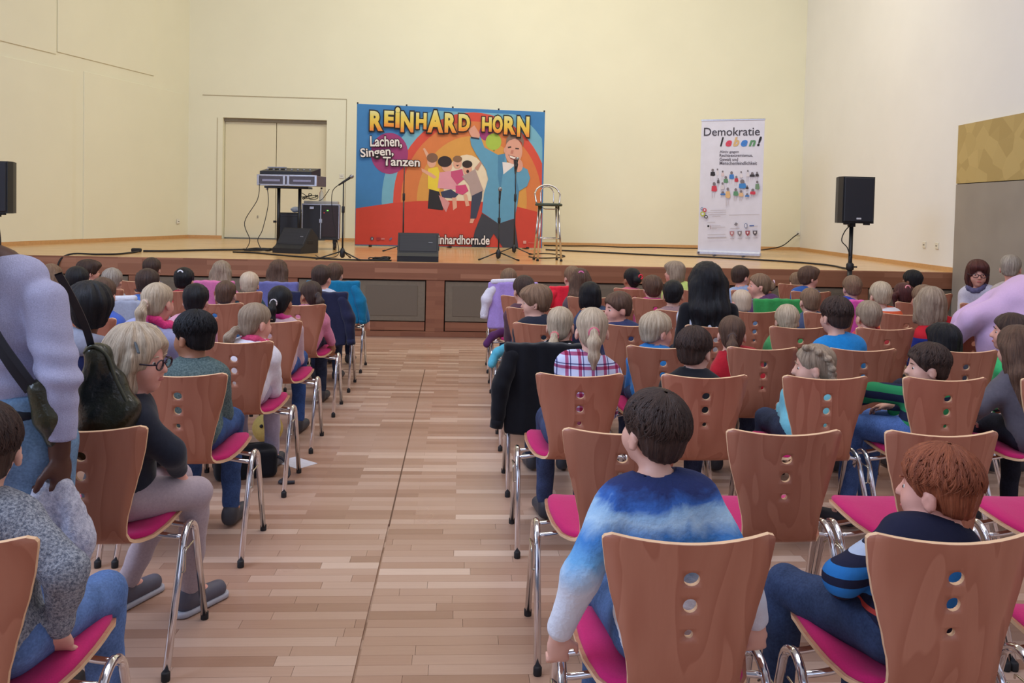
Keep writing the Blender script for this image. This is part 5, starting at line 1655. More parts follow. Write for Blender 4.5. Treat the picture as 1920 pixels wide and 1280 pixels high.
person('light brown haired child half hidden by the smiling one', (3.695, 9.170, 0.823), (3.591, 9.080), hy=0, hair=('short', 'lightbrown'), shirt=cloth('shirt_cloth', (60, 56, 56)), pants=denim((50, 58, 80)), hp=6, vox=.014)
person('black-haired child in front of the stage near the right wall', (4.521, 8.300, 0.927), (4.608, 8.210), hy=-30, hair=('short', 'black'), shirt=cloth('shirt_cloth', (150, 90, 80)), pants=denim((50, 58, 80)), hp=2, skin='brown', vox=.014)
person('boy in speckled grey knit sweater at the lower left corner', (-1.133, 2.100, 0.943), (-1.085, 2.010), hy=-20, hair=('short_tuft', 'darkbrown'), shirt=M_KNIT, pants=denim((92, 120, 170)), hp=2, vox=.0075, by=14, sw=.108, arms={1: ((-.885, 1.985, .70), (-.935, 2.05, .53), (0, .6, -1)), -1: ((-1.25, 2.0, .66), (-1.15, 2.2, .60))}, legs={1: ((-.935, 2.31, .50), (-.935, 2.33, .08), (-.92, 2.46, .035)), -1: ((-1.13, 2.36, .51), (-1.13, 2.36, .08), (-1.13, 2.47, .035))})
person('black-haired boy in grey-green sweater turning left', (-1.198, 3.908, 0.947), (-1.175, 3.818), hy=-62, hair=('short_tuft', 'black'), shirt=knit('grey_green_knit', (74, 92, 94), (112, 130, 128), 120), pants=denim((60, 84, 130)), hp=6, face=True, skin='tan', vox=.0092)
person('black-haired boy in navy hoodie beside the leather bag', (-1.658, 3.908, 1.054), (-1.770, 3.818), hy=-32, hair=('mop', 'black'), shirt=cloth('shirt_cloth', (34, 40, 84)), pants=denim((50, 58, 80)), hp=6, skin='brown', hood=cloth('grey_hood', (150, 154, 172)), hs=1.12, vox=.0092)
person('blonde girl with pink scarf and white shirt', (-1.128, 4.795, 0.891), (-1.175, 4.705), hy=42, hair=('sidepony', 'darkblond'), shirt=cloth('shirt_cloth', (226, 222, 232)), pants=cloth('shirt_cloth', (170, 160, 180)), hp=8, face=True, skin='pink', scarf=cloth('pink_scarf', (206, 70, 112), .3, .3, .9, 90), vox=.0092)
person('blonde ponytail girl in lavender top and pink scarf', (-1.659, 4.795, 0.995), (-1.788, 4.705), hy=18, hair=('pony', 'blond', (200, 170, 150)), shirt=cloth('shirt_cloth', (156, 160, 200)), pants=denim((50, 58, 80)), hp=4, skin='pink', scarf=cloth('pink_scarf', (222, 60, 128), .3, .3, .9, 90), vox=.0092)
person('girl with smooth black ponytail next to the aisle', (-1.164, 5.608, 0.913), (-1.175, 5.518), hy=10, hair=('pony', 'black', (210, 200, 200)), shirt=cloth('shirt_cloth', (200, 170, 180)), pants=denim((60, 90, 150)), hp=8, skin='tan', scarf=cloth('magenta_scarf', (196, 60, 130)), vox=.0125)
person('black-haired child in front of the grey-green sweater', (-1.701, 5.608, 0.915), (-1.770, 5.518), hy=0, hair=('short', 'black'), shirt=cloth('shirt_cloth', (210, 150, 170)), pants=denim((50, 58, 80)), hp=4, vox=.0125)
person('dark ponytail girl beside the navy jacket', (-1.136, 6.544, 0.866), (-1.175, 6.454), hy=-40, hair=('pony', 'darkbrown', (60, 50, 50)), shirt=cloth('shirt_cloth', (210, 130, 160)), pants=denim((50, 58, 80)), hp=6, skin='tan', face=True, arms={1: ((-1.03, 6.50, .66), (-.965, 6.55, .50), (.0, .1, -1))}, vox=.0125)
person('brown cropped boy in front of the pink jacket', (-1.765, 6.544, 0.860), (-1.770, 6.454), hy=0, hair=('crop', 'brown'), shirt=cloth('shirt_cloth', (60, 110, 170)), pants=denim((50, 58, 80)), hp=4, vox=.0125)
person('brown-haired child mostly hidden behind the navy hoodie', (-2.289, 5.608, 0.943), (-2.305, 5.518), hy=0, hair=('short', 'brown'), shirt=cloth('shirt_cloth', (70, 100, 190)), pants=denim((50, 58, 80)), hp=4, vox=.0125)
person('dark-haired child in blue right of the grey coat', (-2.340, 6.544, 0.935), (-2.395, 6.454), hy=10, hair=('short', 'darkbrown'), shirt=cloth('shirt_cloth', (70, 110, 190)), pants=denim((50, 58, 80)), hp=4, vox=.0125)
person('dark brown haired boy in pale shirt beside the teal jacket', (-1.186, 7.394, 0.929), (-1.175, 7.304), hy=22, hair=('short', 'darkbrown'), shirt=cloth('shirt_cloth', (190, 196, 214)), pants=denim((50, 58, 80)), hp=4, skin='pink', vox=.014)
person('pale blond child in dark teal top', (-1.798, 7.394, 0.858), (-1.829, 7.304), hy=-6, hair=('short', 'pale'), shirt=cloth('shirt_cloth', (30, 60, 74)), pants=denim((50, 58, 80)), hp=4, skin='pink', vox=.014)
person('dark-haired girl with white scrunchie', (-2.343, 7.394, 0.885), (-2.360, 7.304), hy=4, hair=('short', 'black', (238, 238, 244)), shirt=cloth('shirt_cloth', (190, 60, 70)), pants=denim((50, 58, 80)), hp=4, vox=.014)
person('fair-haired child above the pale grey coat', (-2.940, 7.394, 0.870), (-2.950, 7.304), hy=0, hair=('short', 'grey'), shirt=cloth('shirt_cloth', (150, 150, 160)), pants=denim((50, 58, 80)), hp=4, vox=.014)
person('girl with long straight blonde hair near the stage', (-2.262, 8.233, 0.894), (-2.305, 8.143), hy=0, hair=('long', 'darkblond'), shirt=cloth('shirt_cloth', (150, 120, 130)), pants=denim((50, 58, 80)), hp=4, vox=.014)
person('girl with long brown hair near the stage', (-1.733, 8.233, 0.914), (-1.740, 8.143), hy=0, hair=('long', 'brown'), shirt=cloth('shirt_cloth', (120, 120, 170)), pants=denim((50, 58, 80)), hp=4, vox=.014)
person('brown-haired child half hidden at the left block front row', (-1.200, 8.233, 0.893), (-1.175, 8.143), hy=10, hair=('short', 'brown'), shirt=cloth('shirt_cloth', (60, 120, 170)), pants=denim((40, 46, 66)), hp=6, arms={1: ((-.93, 8.15, .62), (-.88, 8.2, .46), (0, .1, -1))}, vox=.014)
person('dark-haired child near the stage left of the scrunchie girl', (-2.910, 8.233, 0.912), (-2.950, 8.143), hy=0, hair=('short', 'darkbrown'), shirt=cloth('shirt_cloth', (90, 80, 90)), pants=denim((50, 58, 80)), hp=4, vox=.014)
person('brown-haired child near the stage looking right', (-3.489, 8.233, 0.877), (-3.555, 8.143), hy=50, hair=('mop', 'darkbrown'), shirt=cloth('shirt_cloth', (90, 80, 90)), pants=denim((50, 58, 80)), hp=4, skin='pink', vox=.014)
person('black-haired child at the far left', (-2.858, 6.544, 0.942), (-2.930, 6.454), hy=-10, hair=('short', 'black'), shirt=cloth('shirt_cloth', (90, 96, 110)), pants=denim((50, 58, 80)), hp=4, vox=.0125)
person('girl with long grey-brown hair beyond the standing woman', (-3.440, 7.394, 0.893), (-3.540, 7.304), hy=10, hair=('long', 'lightbrown'), shirt=cloth('shirt_cloth', (110, 100, 110)), pants=denim((50, 58, 80)), hp=4, vox=.014)
# ------------------------------------------------------------------ their chairs
make_chair(0.527, 1.870, 0, 'beech plywood chair with red seat under the boy in blue tie-dye sweater', 'chairs of the right block')
make_chair(1.135, 1.870, 0, 'beech plywood chair with red seat under the red-haired boy in striped sweater', 'chairs of the right block')
make_chair(0.540, 3.750, 0, 'beech plywood chair with red seat under the girl in pink plaid shirt', 'chairs of the right block')
make_chair(1.105, 3.750, 0, 'beech plywood chair with red seat under the boy in black shirt with turquoise collar', 'chairs of the right block')
make_chair(1.660, 3.750, 0, 'beech plywood chair with red seat under the girl with braided hair', 'chairs of the right block')
make_chair(2.220, 3.750, 0, 'beech plywood chair with red seat under the boy in green and navy stripes', 'chairs of the right block')
make_chair(2.780, 3.750, 0, 'beech plywood chair with red seat under the girl with long hair in grey top', 'chairs of the right block')
make_chair(0.540, 4.560, 0, 'beech plywood chair with red seat under the girl in black polka-dot top', 'chairs of the right block')
make_chair(1.105, 4.560, 0, 'beech plywood chair with red seat under the blond boy in bright blue shirt', 'chairs of the right block')
make_chair(1.660, 4.560, 0, 'beech plywood chair with red seat under the ponytail girl in red shirt', 'chairs of the right block')
make_chair(2.220, 4.560, 0, 'beech plywood chair with red seat under the boy in bright blue t-shirt', 'chairs of the right block')
make_chair(2.800, 4.560, 0, 'beech plywood chair with red seat under the child with straight black bob', 'chairs of the right block')
make_chair(3.390, 4.560, 0, 'beech plywood chair with red seat under the dark-haired child in green top', 'chairs of the right block')
make_chair(0.540, 5.440, 0, 'beech plywood chair with red seat under the boy in black t-shirt looking left', 'chairs of the right block')
make_chair(1.105, 5.440, 0, 'beech plywood chair with red seat under the boy in navy shirt glancing back', 'chairs of the right block')
make_chair(2.220, 5.440, 0, 'beech plywood chair with red seat under the small blond child', 'chairs of the right block')
make_chair(2.800, 5.440, 0, 'beech plywood chair with red seat under the short-haired fair boy', 'chairs of the right block')
make_chair(3.390, 5.440, 0, 'beech plywood chair with red seat under the long-haired child in red and blue', 'chairs of the right block')
make_chair(1.105, 6.300, 0, 'beech plywood chair with red seat under the black-haired child in denim jacket', 'chairs of the right block')
make_chair(1.660, 6.300, 0, 'beech plywood chair with red seat under the dark-haired child before the woman', 'chairs of the right block')
make_chair(2.220, 6.300, 0, 'beech plywood chair with red seat under the pale cropped boy', 'chairs of the right block')
make_chair(2.800, 6.300, 0, 'beech plywood chair with red seat under the brown-haired boy by the green hoodie', 'chairs of the right block')
make_chair(3.390, 6.300, 0, 'beech plywood chair with red seat under the blond child in orange and white', 'chairs of the right block')
make_chair(0.540, 6.300, 0, 'beech plywood chair with red seat under the dark-haired child behind the mop-haired boy', 'chairs of the right block')
make_chair(3.970, 6.300, 0, 'beech plywood chair with red seat under the grey-brown haired child', 'chairs of the right block')
make_chair(1.105, 7.170, 0, 'beech plywood chair with red seat under the long brown haired girl', 'chairs of the right block')
make_chair(1.660, 7.170, 0, 'beech plywood chair with red seat under the brown-haired child in magenta', 'chairs of the right block')
make_chair(2.800, 7.170, 0, 'beech plywood chair with red seat under the girl with hair clips looking left', 'chairs of the right block')
make_chair(3.390, 7.170, 0, 'beech plywood chair with red seat under the child with blue sleeves', 'chairs of the right block')
make_chair(3.970, 7.170, 0, 'beech plywood chair with red seat under the dark-haired child with pink clips', 'chairs of the right block')
make_chair(0.540, 8.050, 0, 'beech plywood chair with red seat under the child behind the lavender coat', 'chairs of the right block')
make_chair(1.105, 8.050, 0, 'beech plywood chair with red seat under the child with pink bow', 'chairs of the right block')
make_chair(1.660, 8.050, 0, 'beech plywood chair with red seat under the dark-haired girl with red hair clip', 'chairs of the right block')
make_chair(2.220, 8.050, 0, 'beech plywood chair with red seat under the blond child in lime and red', 'chairs of the right block')
make_chair(2.800, 8.050, 0, 'beech plywood chair with red seat under the boy in light blue shirt', 'chairs of the right block')
make_chair(3.390, 8.050, 0, 'beech plywood chair with red seat under the smiling child looking right', 'chairs of the right block')
make_chair(3.591, 8.920, 0, 'beech plywood chair with red seat under the child beside the smiling child', 'chairs of the right block')
make_chair(4.608, 8.050, 0, 'beech plywood chair with red seat under the black-haired child by the right wall', 'chairs of the right block')
make_chair(-1.085, 1.850, 0, 'beech plywood chair with red seat under the boy in grey knit sweater', 'chairs of the left block')
make_chair(-1.175, 3.658, 0, 'beech plywood chair with red seat under the boy in grey-green sweater', 'chairs of the left block')
make_chair(-1.770, 3.658, 0, 'beech plywood chair with red seat under the boy in navy hoodie', 'chairs of the left block')
make_chair(-1.175, 4.545, 0, 'beech plywood chair with red seat under the girl with pink scarf and white shirt', 'chairs of the left block')
make_chair(-1.788, 4.545, 0, 'beech plywood chair with red seat under the ponytail girl in lavender top', 'chairs of the left block')
make_chair(-1.175, 5.358, 0, 'beech plywood chair with red seat under the black ponytail girl', 'chairs of the left block')
make_chair(-1.770, 5.358, 0, 'beech plywood chair with red seat under the black-haired child in the second column', 'chairs of the left block')
make_chair(-1.175, 6.294, 0, 'beech plywood chair with red seat under the dark ponytail girl by the navy jacket', 'chairs of the left block')
make_chair(-1.770, 6.294, 0, 'beech plywood chair with red seat under the brown cropped boy', 'chairs of the left block')
make_chair(-2.305, 5.358, 0, 'beech plywood chair with red seat under the brown-haired child behind the navy hoodie', 'chairs of the left block')
make_chair(-2.395, 6.294, 0, 'beech plywood chair with red seat under the dark-haired child in blue by the grey coat', 'chairs of the left block')
make_chair(-1.175, 7.144, 0, 'beech plywood chair with red seat under the dark brown haired boy by the teal jacket', 'chairs of the left block')
make_chair(-1.829, 7.144, 0, 'beech plywood chair with red seat under the blond child in dark teal', 'chairs of the left block')
make_chair(-2.360, 7.144, 0, 'beech plywood chair with red seat under the dark-haired girl with white scrunchie', 'chairs of the left block')
make_chair(-2.950, 7.144, 0, 'beech plywood chair with red seat under the fair-haired child by the grey coat', 'chairs of the left block')
make_chair(-2.305, 7.983, 0, 'beech plywood chair with red seat under the long blonde girl in the front row', 'chairs of the left block')
make_chair(-1.740, 7.983, 0, 'beech plywood chair with red seat under the long brown haired girl in the front row', 'chairs of the left block')
make_chair(-1.175, 7.983, 0, 'beech plywood chair with red seat under the brown-haired child in the teal jacket chair', 'chairs of the left block')
make_chair(-2.950, 7.983, 0, 'beech plywood chair with red seat under the dark-haired child near the stage', 'chairs of the left block')
make_chair(-3.555, 7.983, 0, 'beech plywood chair with red seat under the brown-haired child looking right', 'chairs of the left block')
make_chair(-2.930, 6.294, 0, 'beech plywood chair with red seat under the black-haired child at the far left', 'chairs of the left block')
make_chair(-3.540, 7.144, 0, 'beech plywood chair with red seat under the long grey-brown haired girl', 'chairs of the left block')
make_chair(1.740, 1.870, 0, 'red-seated chair cut by the lower right corner of the picture', 'chairs of the right block')
make_chair(0.546, 2.790, 0, 'empty red-seated chair directly in front of the tie-dye sweater boy', 'chairs of the right block')
make_chair(1.100, 2.790, 0, 'empty red-seated chair in the second row, beside the tie-dye sweater', 'chairs of the right block')
make_chair(1.648, 2.790, 0, 'empty red-seated chair directly in front of the red-haired boy', 'chairs of the right block')
make_chair(2.200, 2.790, 0, 'empty red-seated chair at the right edge, second row', 'chairs of the right block')
make_chair(0.540, 7.170, 0, 'plywood chair in the aisle column two rows ahead of the mop-haired boy', 'chairs of the right block')
make_chair(4.550, 7.170, 0, 'plywood chair near the partition panel ahead of the tousled long hair', 'chairs of the right block')

# ------------------------------------------------------------------ girl with glasses, turned sideways on her chair
root, hc, Rh = person('girl with glasses and blonde bob in black jacket, sitting sideways by the aisle', (-1.098, 2.99, 1.005), (-1.165, 3.02), hy=98, hp=6, by=58, hair=('bob_side', 'blond'), hs=1.08, skin='pink', shirt=cloth('black_jacket_cloth', (38, 42, 54)), pants=cloth('pale_leggings', (176, 160, 166), .12, .2, .9, 120), vox=.0075, face=True, shoes=(88, 86, 98), seatz=.535,
    arms={1: ((-.975, 2.96, .695), (-.985, 3.07, .60)), -1: ((-1.20, 3.16, .70), (-1.08, 3.20, .60))},
    legs={1: ((-.945, 3.12, .500), (-1.00, 3.25, .085), (-.93, 3.36, .035)), -1: ((-1.07, 3.30, .500), (-1.255, 3.30, .085), (-1.20, 3.41, .035))})
M_FRAME = plain('dark_purple_frame', (40, 24, 40), .35)
gl = NT('spectacle_lens'); gl.set((.9, .92, .95), .05); gl.b.inputs['Transmission Weight'].default_value = 1.0; gl.b.inputs['IOR'].default_value = 1.05
def glasses(root, hc, Rh, s=1.0):
    g = MB()
    for sg in (-1, 1):
        c = (sg * .031, .093, .002)
        g.tube([(c[0] + .024 * math.cos(a), c[1] - abs(math.cos(a)) * .002, c[2] + .017 * math.sin(a)) for a in np.linspace(0, 2 * PI, 17)], .0026, 6)
        g.tube([(sg * .055, .091, .006), (sg * .078, .075, .008), (sg * .082, .0, .006), (sg * .078, -.02, -.006)], .0028, 6)
    g.tube([(-.008, .095, .006), (0, .098, .009), (.008, .095, .006)], .0026, 6)
    o = g.build('glasses', M_FRAME, root, True, tuple(hc), Rh.to_euler())
    o.scale = (s, s, s)
    for sg in (-1, 1):
        MB().add([(sg * .031 + .022 * math.cos(a), .092, .002 + .0155 * math.sin(a)) for a in np.linspace(0, 2 * PI, 17)[:-1]], [tuple(range(16))]).build('lens', gl.m, o)
glasses(root, hc, Rh)
cp = MB().box((0, 0, 0), (.012, .006, .048), None, .003).build('hair_clip', plain('grey_clip', (86, 96, 104), .3), root)
cp.location = hc + Rh @ Vector((.082, .030, .062))
cp.rotation_euler = (Rh @ Matrix.Rotation(rad(40), 3, 'X') @ Matrix.Rotation(rad(-25), 3, 'Y')).to_euler()
for sg, (x, y) in ((1, (-1.00, 3.25)), (-1, (-1.255, 3.30))):
    d = Vector((.07, .11, 0)).normalized() if sg > 0 else Vector((.055, .11, 0)).normalized()
    a = Vector((x + 1.165, y - 3.02, .012)) - d * .03
    F = Field().cap(tuple(a), tuple(a + d * .175), .040, .036, .01)
    F.half((0, 0, .024), (0, 0, 1), .003).half((0, 0, .002), (0, 0, -1), .003)
    link('shoe_sole', F.mesh('shoe_sole', .007), plain('pale_sole', (176, 176, 184), .7), root)
make_chair(-1.19, 2.777, 0, 'beech plywood chair with red seat under the girl with glasses', 'chairs of the left block')

# ------------------------------------------------------------------ black-haired woman among the children
root, hc, Rh = person('woman with very long black hair and white top among the right-hand rows', (1.655, 5.66, 1.075), (1.66, 5.61), hy=0, hp=2, hair=('xlong', 'black'), skin='tan', vox=.0125, sc=1.18, bs=1.25, hs=1.14, seatz=.56,
    shirt=dots('white_black_mottled_top', (206, 208, 220), (168, 170, 186), 9), pants=denim((40, 44, 60)))
for sg in (-1, 1):
    F = Field().cap((sg * .150, -.015, .915), (sg * .180, -.01, .62), .050, .060, .03)
    link('vest_panel', F.mesh('vest_panel', .0125), cloth('black_vest', (22, 22, 28)), root)
make_chair(1.66, 5.44, 0, 'beech plywood chair with red seat under the long black-haired woman', 'chairs of the right block')

# ------------------------------------------------------------------ women at the right wall
root, hc, Rh = person('woman with auburn bob and glasses sitting by the partition panel, facing back', (5.331, 8.50, .998), (5.50, 8.62), hy=-158, hp=6, by=-140, hair=('bob', 'auburn'), skin='pink', vox=.012, sc=1.2, bs=1.2, hs=1.08, seatz=.55, face=True,
    shirt=cloth('white_cardigan', (206, 202, 222)), pants=denim((50, 54, 72)), scarf=cloth('navy_lilac_scarf', (96, 92, 128), .3, .3, .9, 60))
glasses(root, hc, Rh, 1.2)
make_chair(5.62, 8.72, rad(140), 'beech plywood chair with red seat under the woman with auburn bob', 'chairs of the right block')
person('grey-blond person seated behind the lilac sweater', (5.08, 7.60, 1.115), (5.12, 7.58), hy=40, hp=0, hair=('short', 'grey', None), skin='pink', vox=.0125, sc=1.1, bs=1.15, seatz=.55, shirt=cloth('beige_top', (176, 164, 160)), pants=denim((60, 60, 74)))
make_chair(5.12, 7.40, 0, 'beech plywood chair with red seat under the grey-blond person', 'chairs of the right block')

# ------------------------------------------------------------------ standing woman with shoulder bag at the left edge
wx, wy = -1.30, 2.52
W = empty('person', (wx, wy, 0))
tag(W, 'standing woman in lilac-grey sweater and jeans at the left edge, holding a fluffy scarf', 'person')
def rel(x, y, z): return (x - wx, y - wy, z)
hcW = Vector(rel(-1.415, 2.47, 1.465))
RhW = rot(-40, 12)
sR, eR, wR = rel(-1.168, 2.47, 1.265), rel(-1.110, 2.43, 1.05), rel(-1.112, 2.44, .842)
sL, eL, wL = rel(-1.46, 2.60, 1.325), rel(-1.52, 2.70, 1.08), rel(-1.45, 2.85, .95)
torsoW = [((.01, 0, .86), (.160, .125, .13)), ((-.01, 0, 1.02), (.128, .105, .16)), ((-.03, .0, 1.20), (.140, .112, .16))]
shW = (rel(-1.43, 2.57, 1.335), rel(-1.235, 2.49, 1.325))
legsW = {1: ((.10, .0, .84), (.09, .03, .46), (.09, 0, .08), (.11, .14, .04)), -1: ((-.07, .02, .84), (-.09, .05, .46), (-.10, .02, .08), (-.11, .16, .04))}
F = Field()
for c, r_ in torsoW: F.ell(c, r_, k=.05)
F.cap(shW[0], shW[1], .052, .052, .05).cap(rel(-1.31, 2.52, 1.36), tuple(hcW + RhW @ Vector((0, -.02, -.05))), .052, .046, .025)
head_prims(F, tuple(hcW), RhW, 1.16)
for s_, e_, w_ in ((sR, eR, wR), (sL, eL, wL)): F.cap(s_, e_, .048, .040, .03).cap(e_, w_, .038, .028, .015)
hand_prims(F, Vector(wR), Vector((.02, .05, -1)), Vector((.25, 1, 0)), Vector((1, 0, 0)), 1.35, .85)
hand_prims(F, Vector(wL), Vector((.3, .8, -.2)), Vector((-1, 0, 0)), Vector((0, 0, 1)), 1.3, .5)
for sg, (h_, k_, a_, t_) in legsW.items(): F.cap(h_, k_, .085, .060, .03).cap(k_, a_, .056, .036, .02).cap(a_, t_, .034, .026, .015)
link('body', F.mesh('body', .0095), skin_mat(SKIN['dark']), W)
for sg in (-1, 1):
    link('eye', EYE_ME, None, W, tuple(hcW + RhW @ Vector((sg * .034, .077, .005))), RhW.to_euler())
link('mouth', LIP_ME, None, W, tuple(hcW + RhW @ Vector((0, .096, -.06))), RhW.to_euler())
ho = link('hair', hair_mesh('bob', .009), hair_mat(*HAIR['black']), W, tuple(hcW), RhW.to_euler(), True)
ho.scale = (1.2, 1.2, 1.2)
F = Field()
for i, (c, r_) in enumerate(torsoW):
    F.ell(c, tuple(v + (.012 if i else .006) for v in r_), k=.05)
F.cap(shW[0], shW[1], .066, .066, .05)
for s_, e_, w_ in ((sR, eR, wR), (sL, eL, wL)):
    w2 = Vector(e_).lerp(Vector(w_), .93)
    F.cap(s_, e_, .060, .054, .014).cap(e_, tuple(w2), .053, .040, .012).cap(tuple(Vector(e_).lerp(Vector(w_), .78)), tuple(w2), .043, .041, .004)
F.warp(lambda X, Y, Z: .0055 * np.sin(95 * Z + 22 * X) * np.exp(-((Z - 1.07) / .10) ** 2) + .003 * np.sin(24 * X + 19 * Z) * np.sin(21 * Z - 17 * Y))
F.ell(rel(-1.31, 2.52, 1.44), (.075, .075, .06), k=.01, sub=True)
F.half((0, 0, .90), (-.1, 0, -1), .006)
link('sweater', F.mesh('sweater', .0095), knit('lilac_grey_fine_knit', (180, 180, 212), (204, 204, 234), 320), W)
F = Field()
F.ell(torsoW[0][0], (.176, .136, .14), k=.04).ell((.03, 0, .98), (.145, .115, .10), k=.04)
for sg, (h_, k_, a_, t_) in legsW.items(): F.cap(h_, k_, .096, .070, .03).cap(k_, tuple(Vector(k_).lerp(Vector(a_), .95)), .067, .050, .02)
F.half((0, 0, 1.0), (0, 0, 1), .004)
link('jeans', F.mesh('jeans', .013), denim((112, 142, 172)), W)
for sg, (h_, k_, a_, t_) in legsW.items():
    F = Field().cap((a_[0], a_[1] - .03, .045), (t_[0], t_[1] + .05, .038), .045, .040, .03).cap((a_[0], a_[1], .05), (a_[0], a_[1], .10), .043, .040, .02)
    F.half((0, 0, .004), (0, 0, -1), .004)
    link('shoe', F.mesh('shoe', .01), plain('dark_boot', (40, 36, 40), .5), W)
MB().tube([(.150 * math.cos(a) + .0, .122 * math.sin(a), .955 + .006 * math.sin(2 * a)) for a in np.linspace(0, 2 * PI, 25)], .017, 6).build('belt', plain('dark_belt', (28, 28, 38), .5), W, True)

# shoulder bag
bag = empty('shoulder_bag', (-1.15, 2.84, .69), 0)
tag(bag, 'large black-olive leather shoulder bag hanging from the standing woman', 'bag')
tb = NT('black_olive_leather')
vb = tb.coords('Object')
fb = tb.noise(vb, 5, 3, .6, .4)
tb.bump(tb.math('ADD', tb.noise(vb, 90, 2), tb.math('MULTIPLY', fb, 6)), .25, .01)
M_LEATHER = tb.set(tb.ramp(fb, [(.35, lin((22, 23, 20))), (.7, lin((62, 62, 38)))]), .28, 0, .5)
F = Field()
F.cap((-.022, -.01, .365), (.062, 0, .180), .026, .036, .05).cap((.062, 0, .180), (-.02, .0, .055), .038, .046, .06).cap((-.025, -.01, .36), (-.05, .0, .06), .028, .046, .06).ell((.0, 0, .19), (.065, .034, .12), k=.05)
F.warp(lambda X, Y, Z: .007 * np.sin(34 * X + 16 * Z) * np.sin(15 * Z - 24 * Y) + .003 * np.sin(60 * X - 40 * Z))
link('body', F.mesh('body', .008), M_LEATHER, bag)
MB().tube(spline([(-.052, -.035, .37), (-.02, -.045, .395), (.02, -.035, .36), (.05, -.035, .28), (.095, -.03, .185)], 5), .006, 8).build('zip_edge', plain('zip_edge', (60, 62, 44), .35), bag, True)
def strap(pts, w, name):
    P = spline([(p[0] + 1.15, p[1] - 2.84, p[2] - .69) for p in pts], 6)
    mb = MB()
    for i, p in enumerate(P):
        T = (P[min(i + 1, len(P) - 1)] - P[max(i - 1, 0)]).normalized()
        S = T.cross(Vector((0.25, -1, .15)).normalized()).normalized()
        n_ = S.cross(T).normalized()
        for a, b in ((-1, -1), (1, -1), (1, 1), (-1, 1)): mb.v.append(tuple(p + S * a * w / 2 + n_ * b * .003))
    for i in range(len(P) - 1):
        for k_ in range(4): mb.f.append([i * 4 + k_, i * 4 + (k_ + 1) % 4, i * 4 + 4 + (k_ + 1) % 4, i * 4 + 4 + k_])
    mb.mi = [0] * len(mb.f)
    link(name, fix_normals(mb.mesh(name)), plain('black_strap', (24, 24, 34), .45), bag)
strap([(-1.335, 2.44, 1.410), (-1.31, 2.375, 1.365), (-1.275, 2.36, 1.24), (-1.215, 2.37, 1.12), (-1.165, 2.39, 1.03)], .034, 'strap')
strap([(-1.325, 2.43, 1.408), (-1.295, 2.37, 1.350), (-1.25, 2.36, 1.21), (-1.175, 2.375, 1.08), (-1.145, 2.39, 1.03)], .016, 'strap')
strap([(-1.20, 2.62, 1.33), (-1.19, 2.70, 1.24), (-1.185, 2.78, 1.14), (-1.18, 2.82, 1.05)], .022, 'strap')
F = Field().cap((-1.15, 2.40, 1.03), (-1.13, 2.41, .95), .030, .036, .02).cap((-1.13, 2.41, .95), (-1.12, 2.43, .88), .034, .024, .02)
o = link('handle_guard', F.mesh('handle_guard', .009), M_LEATHER, bag)
o.location = (1.15, -2.84, -.69)

# fluffy scarf in her hand
F = Field()
F.cap((-1.125, 2.44, .745), (-1.155, 2.42, .60), .030, .060, .03).cap((-1.155, 2.42, .60), (-1.115, 2.41, .42), .060, .046, .03).cap((-1.115, 2.44, .745), (-1.060, 2.44, .60), .030, .044, .03).cap((-1.060, 2.44, .60), (-1.075, 2.43, .45), .044, .030, .03)
F.cap((-1.15, 2.42, .73), (-1.19, 2.41, .62), .026, .038, .02)
F.warp(lambda X, Y, Z: .010 * np.sin(70 * X + 10 * Z) * np.sin(12 * Z + 3) + .003 * np.sin(150 * X + 40 * Z) * np.sin(130 * Z - 90 * Y))
F.ell((-1.125, 2.44, .80), (.03, .03, .05), k=.01, sub=True)
sc_ = link('fluffy_scarf', F.mesh('fluffy_scarf', .0085), knit('fluffy_grey_wool', (170, 172, 190), (214, 214, 226), 90))
tag(sc_, 'fluffy pale grey scarf held in the standing woman\'s hand', 'scarf')

# ------------------------------------------------------------------ adult in lilac sweater leaning over the children
lx, ly = 3.92, 5.16
A = empty('person', (lx, ly, 0))
tag(A, 'adult in lilac sweater leaning over the children at the right edge', 'person')
q = lambda x, y, z: (x - lx, y - ly, z)
hcA, RhA = Vector(q(3.72, 5.20, 1.335)), rot(-20, 20)
tors = [(q(3.92, 5.16, .88), .165), (q(3.78, 5.16, .98), .170), (q(3.60, 5.17, 1.035), .165)]
armsA = ((q(3.50, 5.10, 1.08), q(3.17, 5.10, .935), q(3.12, 5.28, .72)), (q(3.52, 5.26, 1.08), q(3.25, 5.32, .90), q(3.22, 5.36, .78)))
legA = ((q(3.86, 5.10, .86), q(3.94, 5.12, .46), q(3.96, 5.08, .08), q(3.86, 5.16, .04)), (q(4.02, 5.20, .86), q(4.06, 5.22, .46), q(4.08, 5.18, .08), q(3.98, 5.26, .04)))
def lil(F, t):
    for (c0, r0), (c1, r1) in zip(tors, tors[1:]): F.cap(c0, c1, r0 + t, r1 + t, .05)
    F.cap(q(3.58, 5.10, 1.09), q(3.60, 5.26, 1.09), .085 + t, .085 + t, .05)
F = Field()
lil(F, 0)
F.cap(q(3.62, 5.18, 1.13), tuple(hcA + RhA @ Vector((0, -.02, -.05))), .056, .050, .03)
head_prims(F, tuple(hcA), RhA, 1.15)
for s_, e_, w_ in armsA:
    F.cap(s_, e_, .058, .046, .03).cap(e_, w_, .043, .030, .02)
    hand_prims(F, Vector(w_), Vector((-.2, .3, -1)), Vector((0, 1, 0)), Vector((-1, 0, 0)), 1.25, .5)
for h_, k_, a_, t_ in legA: F.cap(h_, k_, .09, .065, .03).cap(k_, a_, .06, .038, .02).cap(a_, t_, .034, .028, .015)
link('body', F.mesh('body', .012), skin_mat(SKIN['pink']), A)
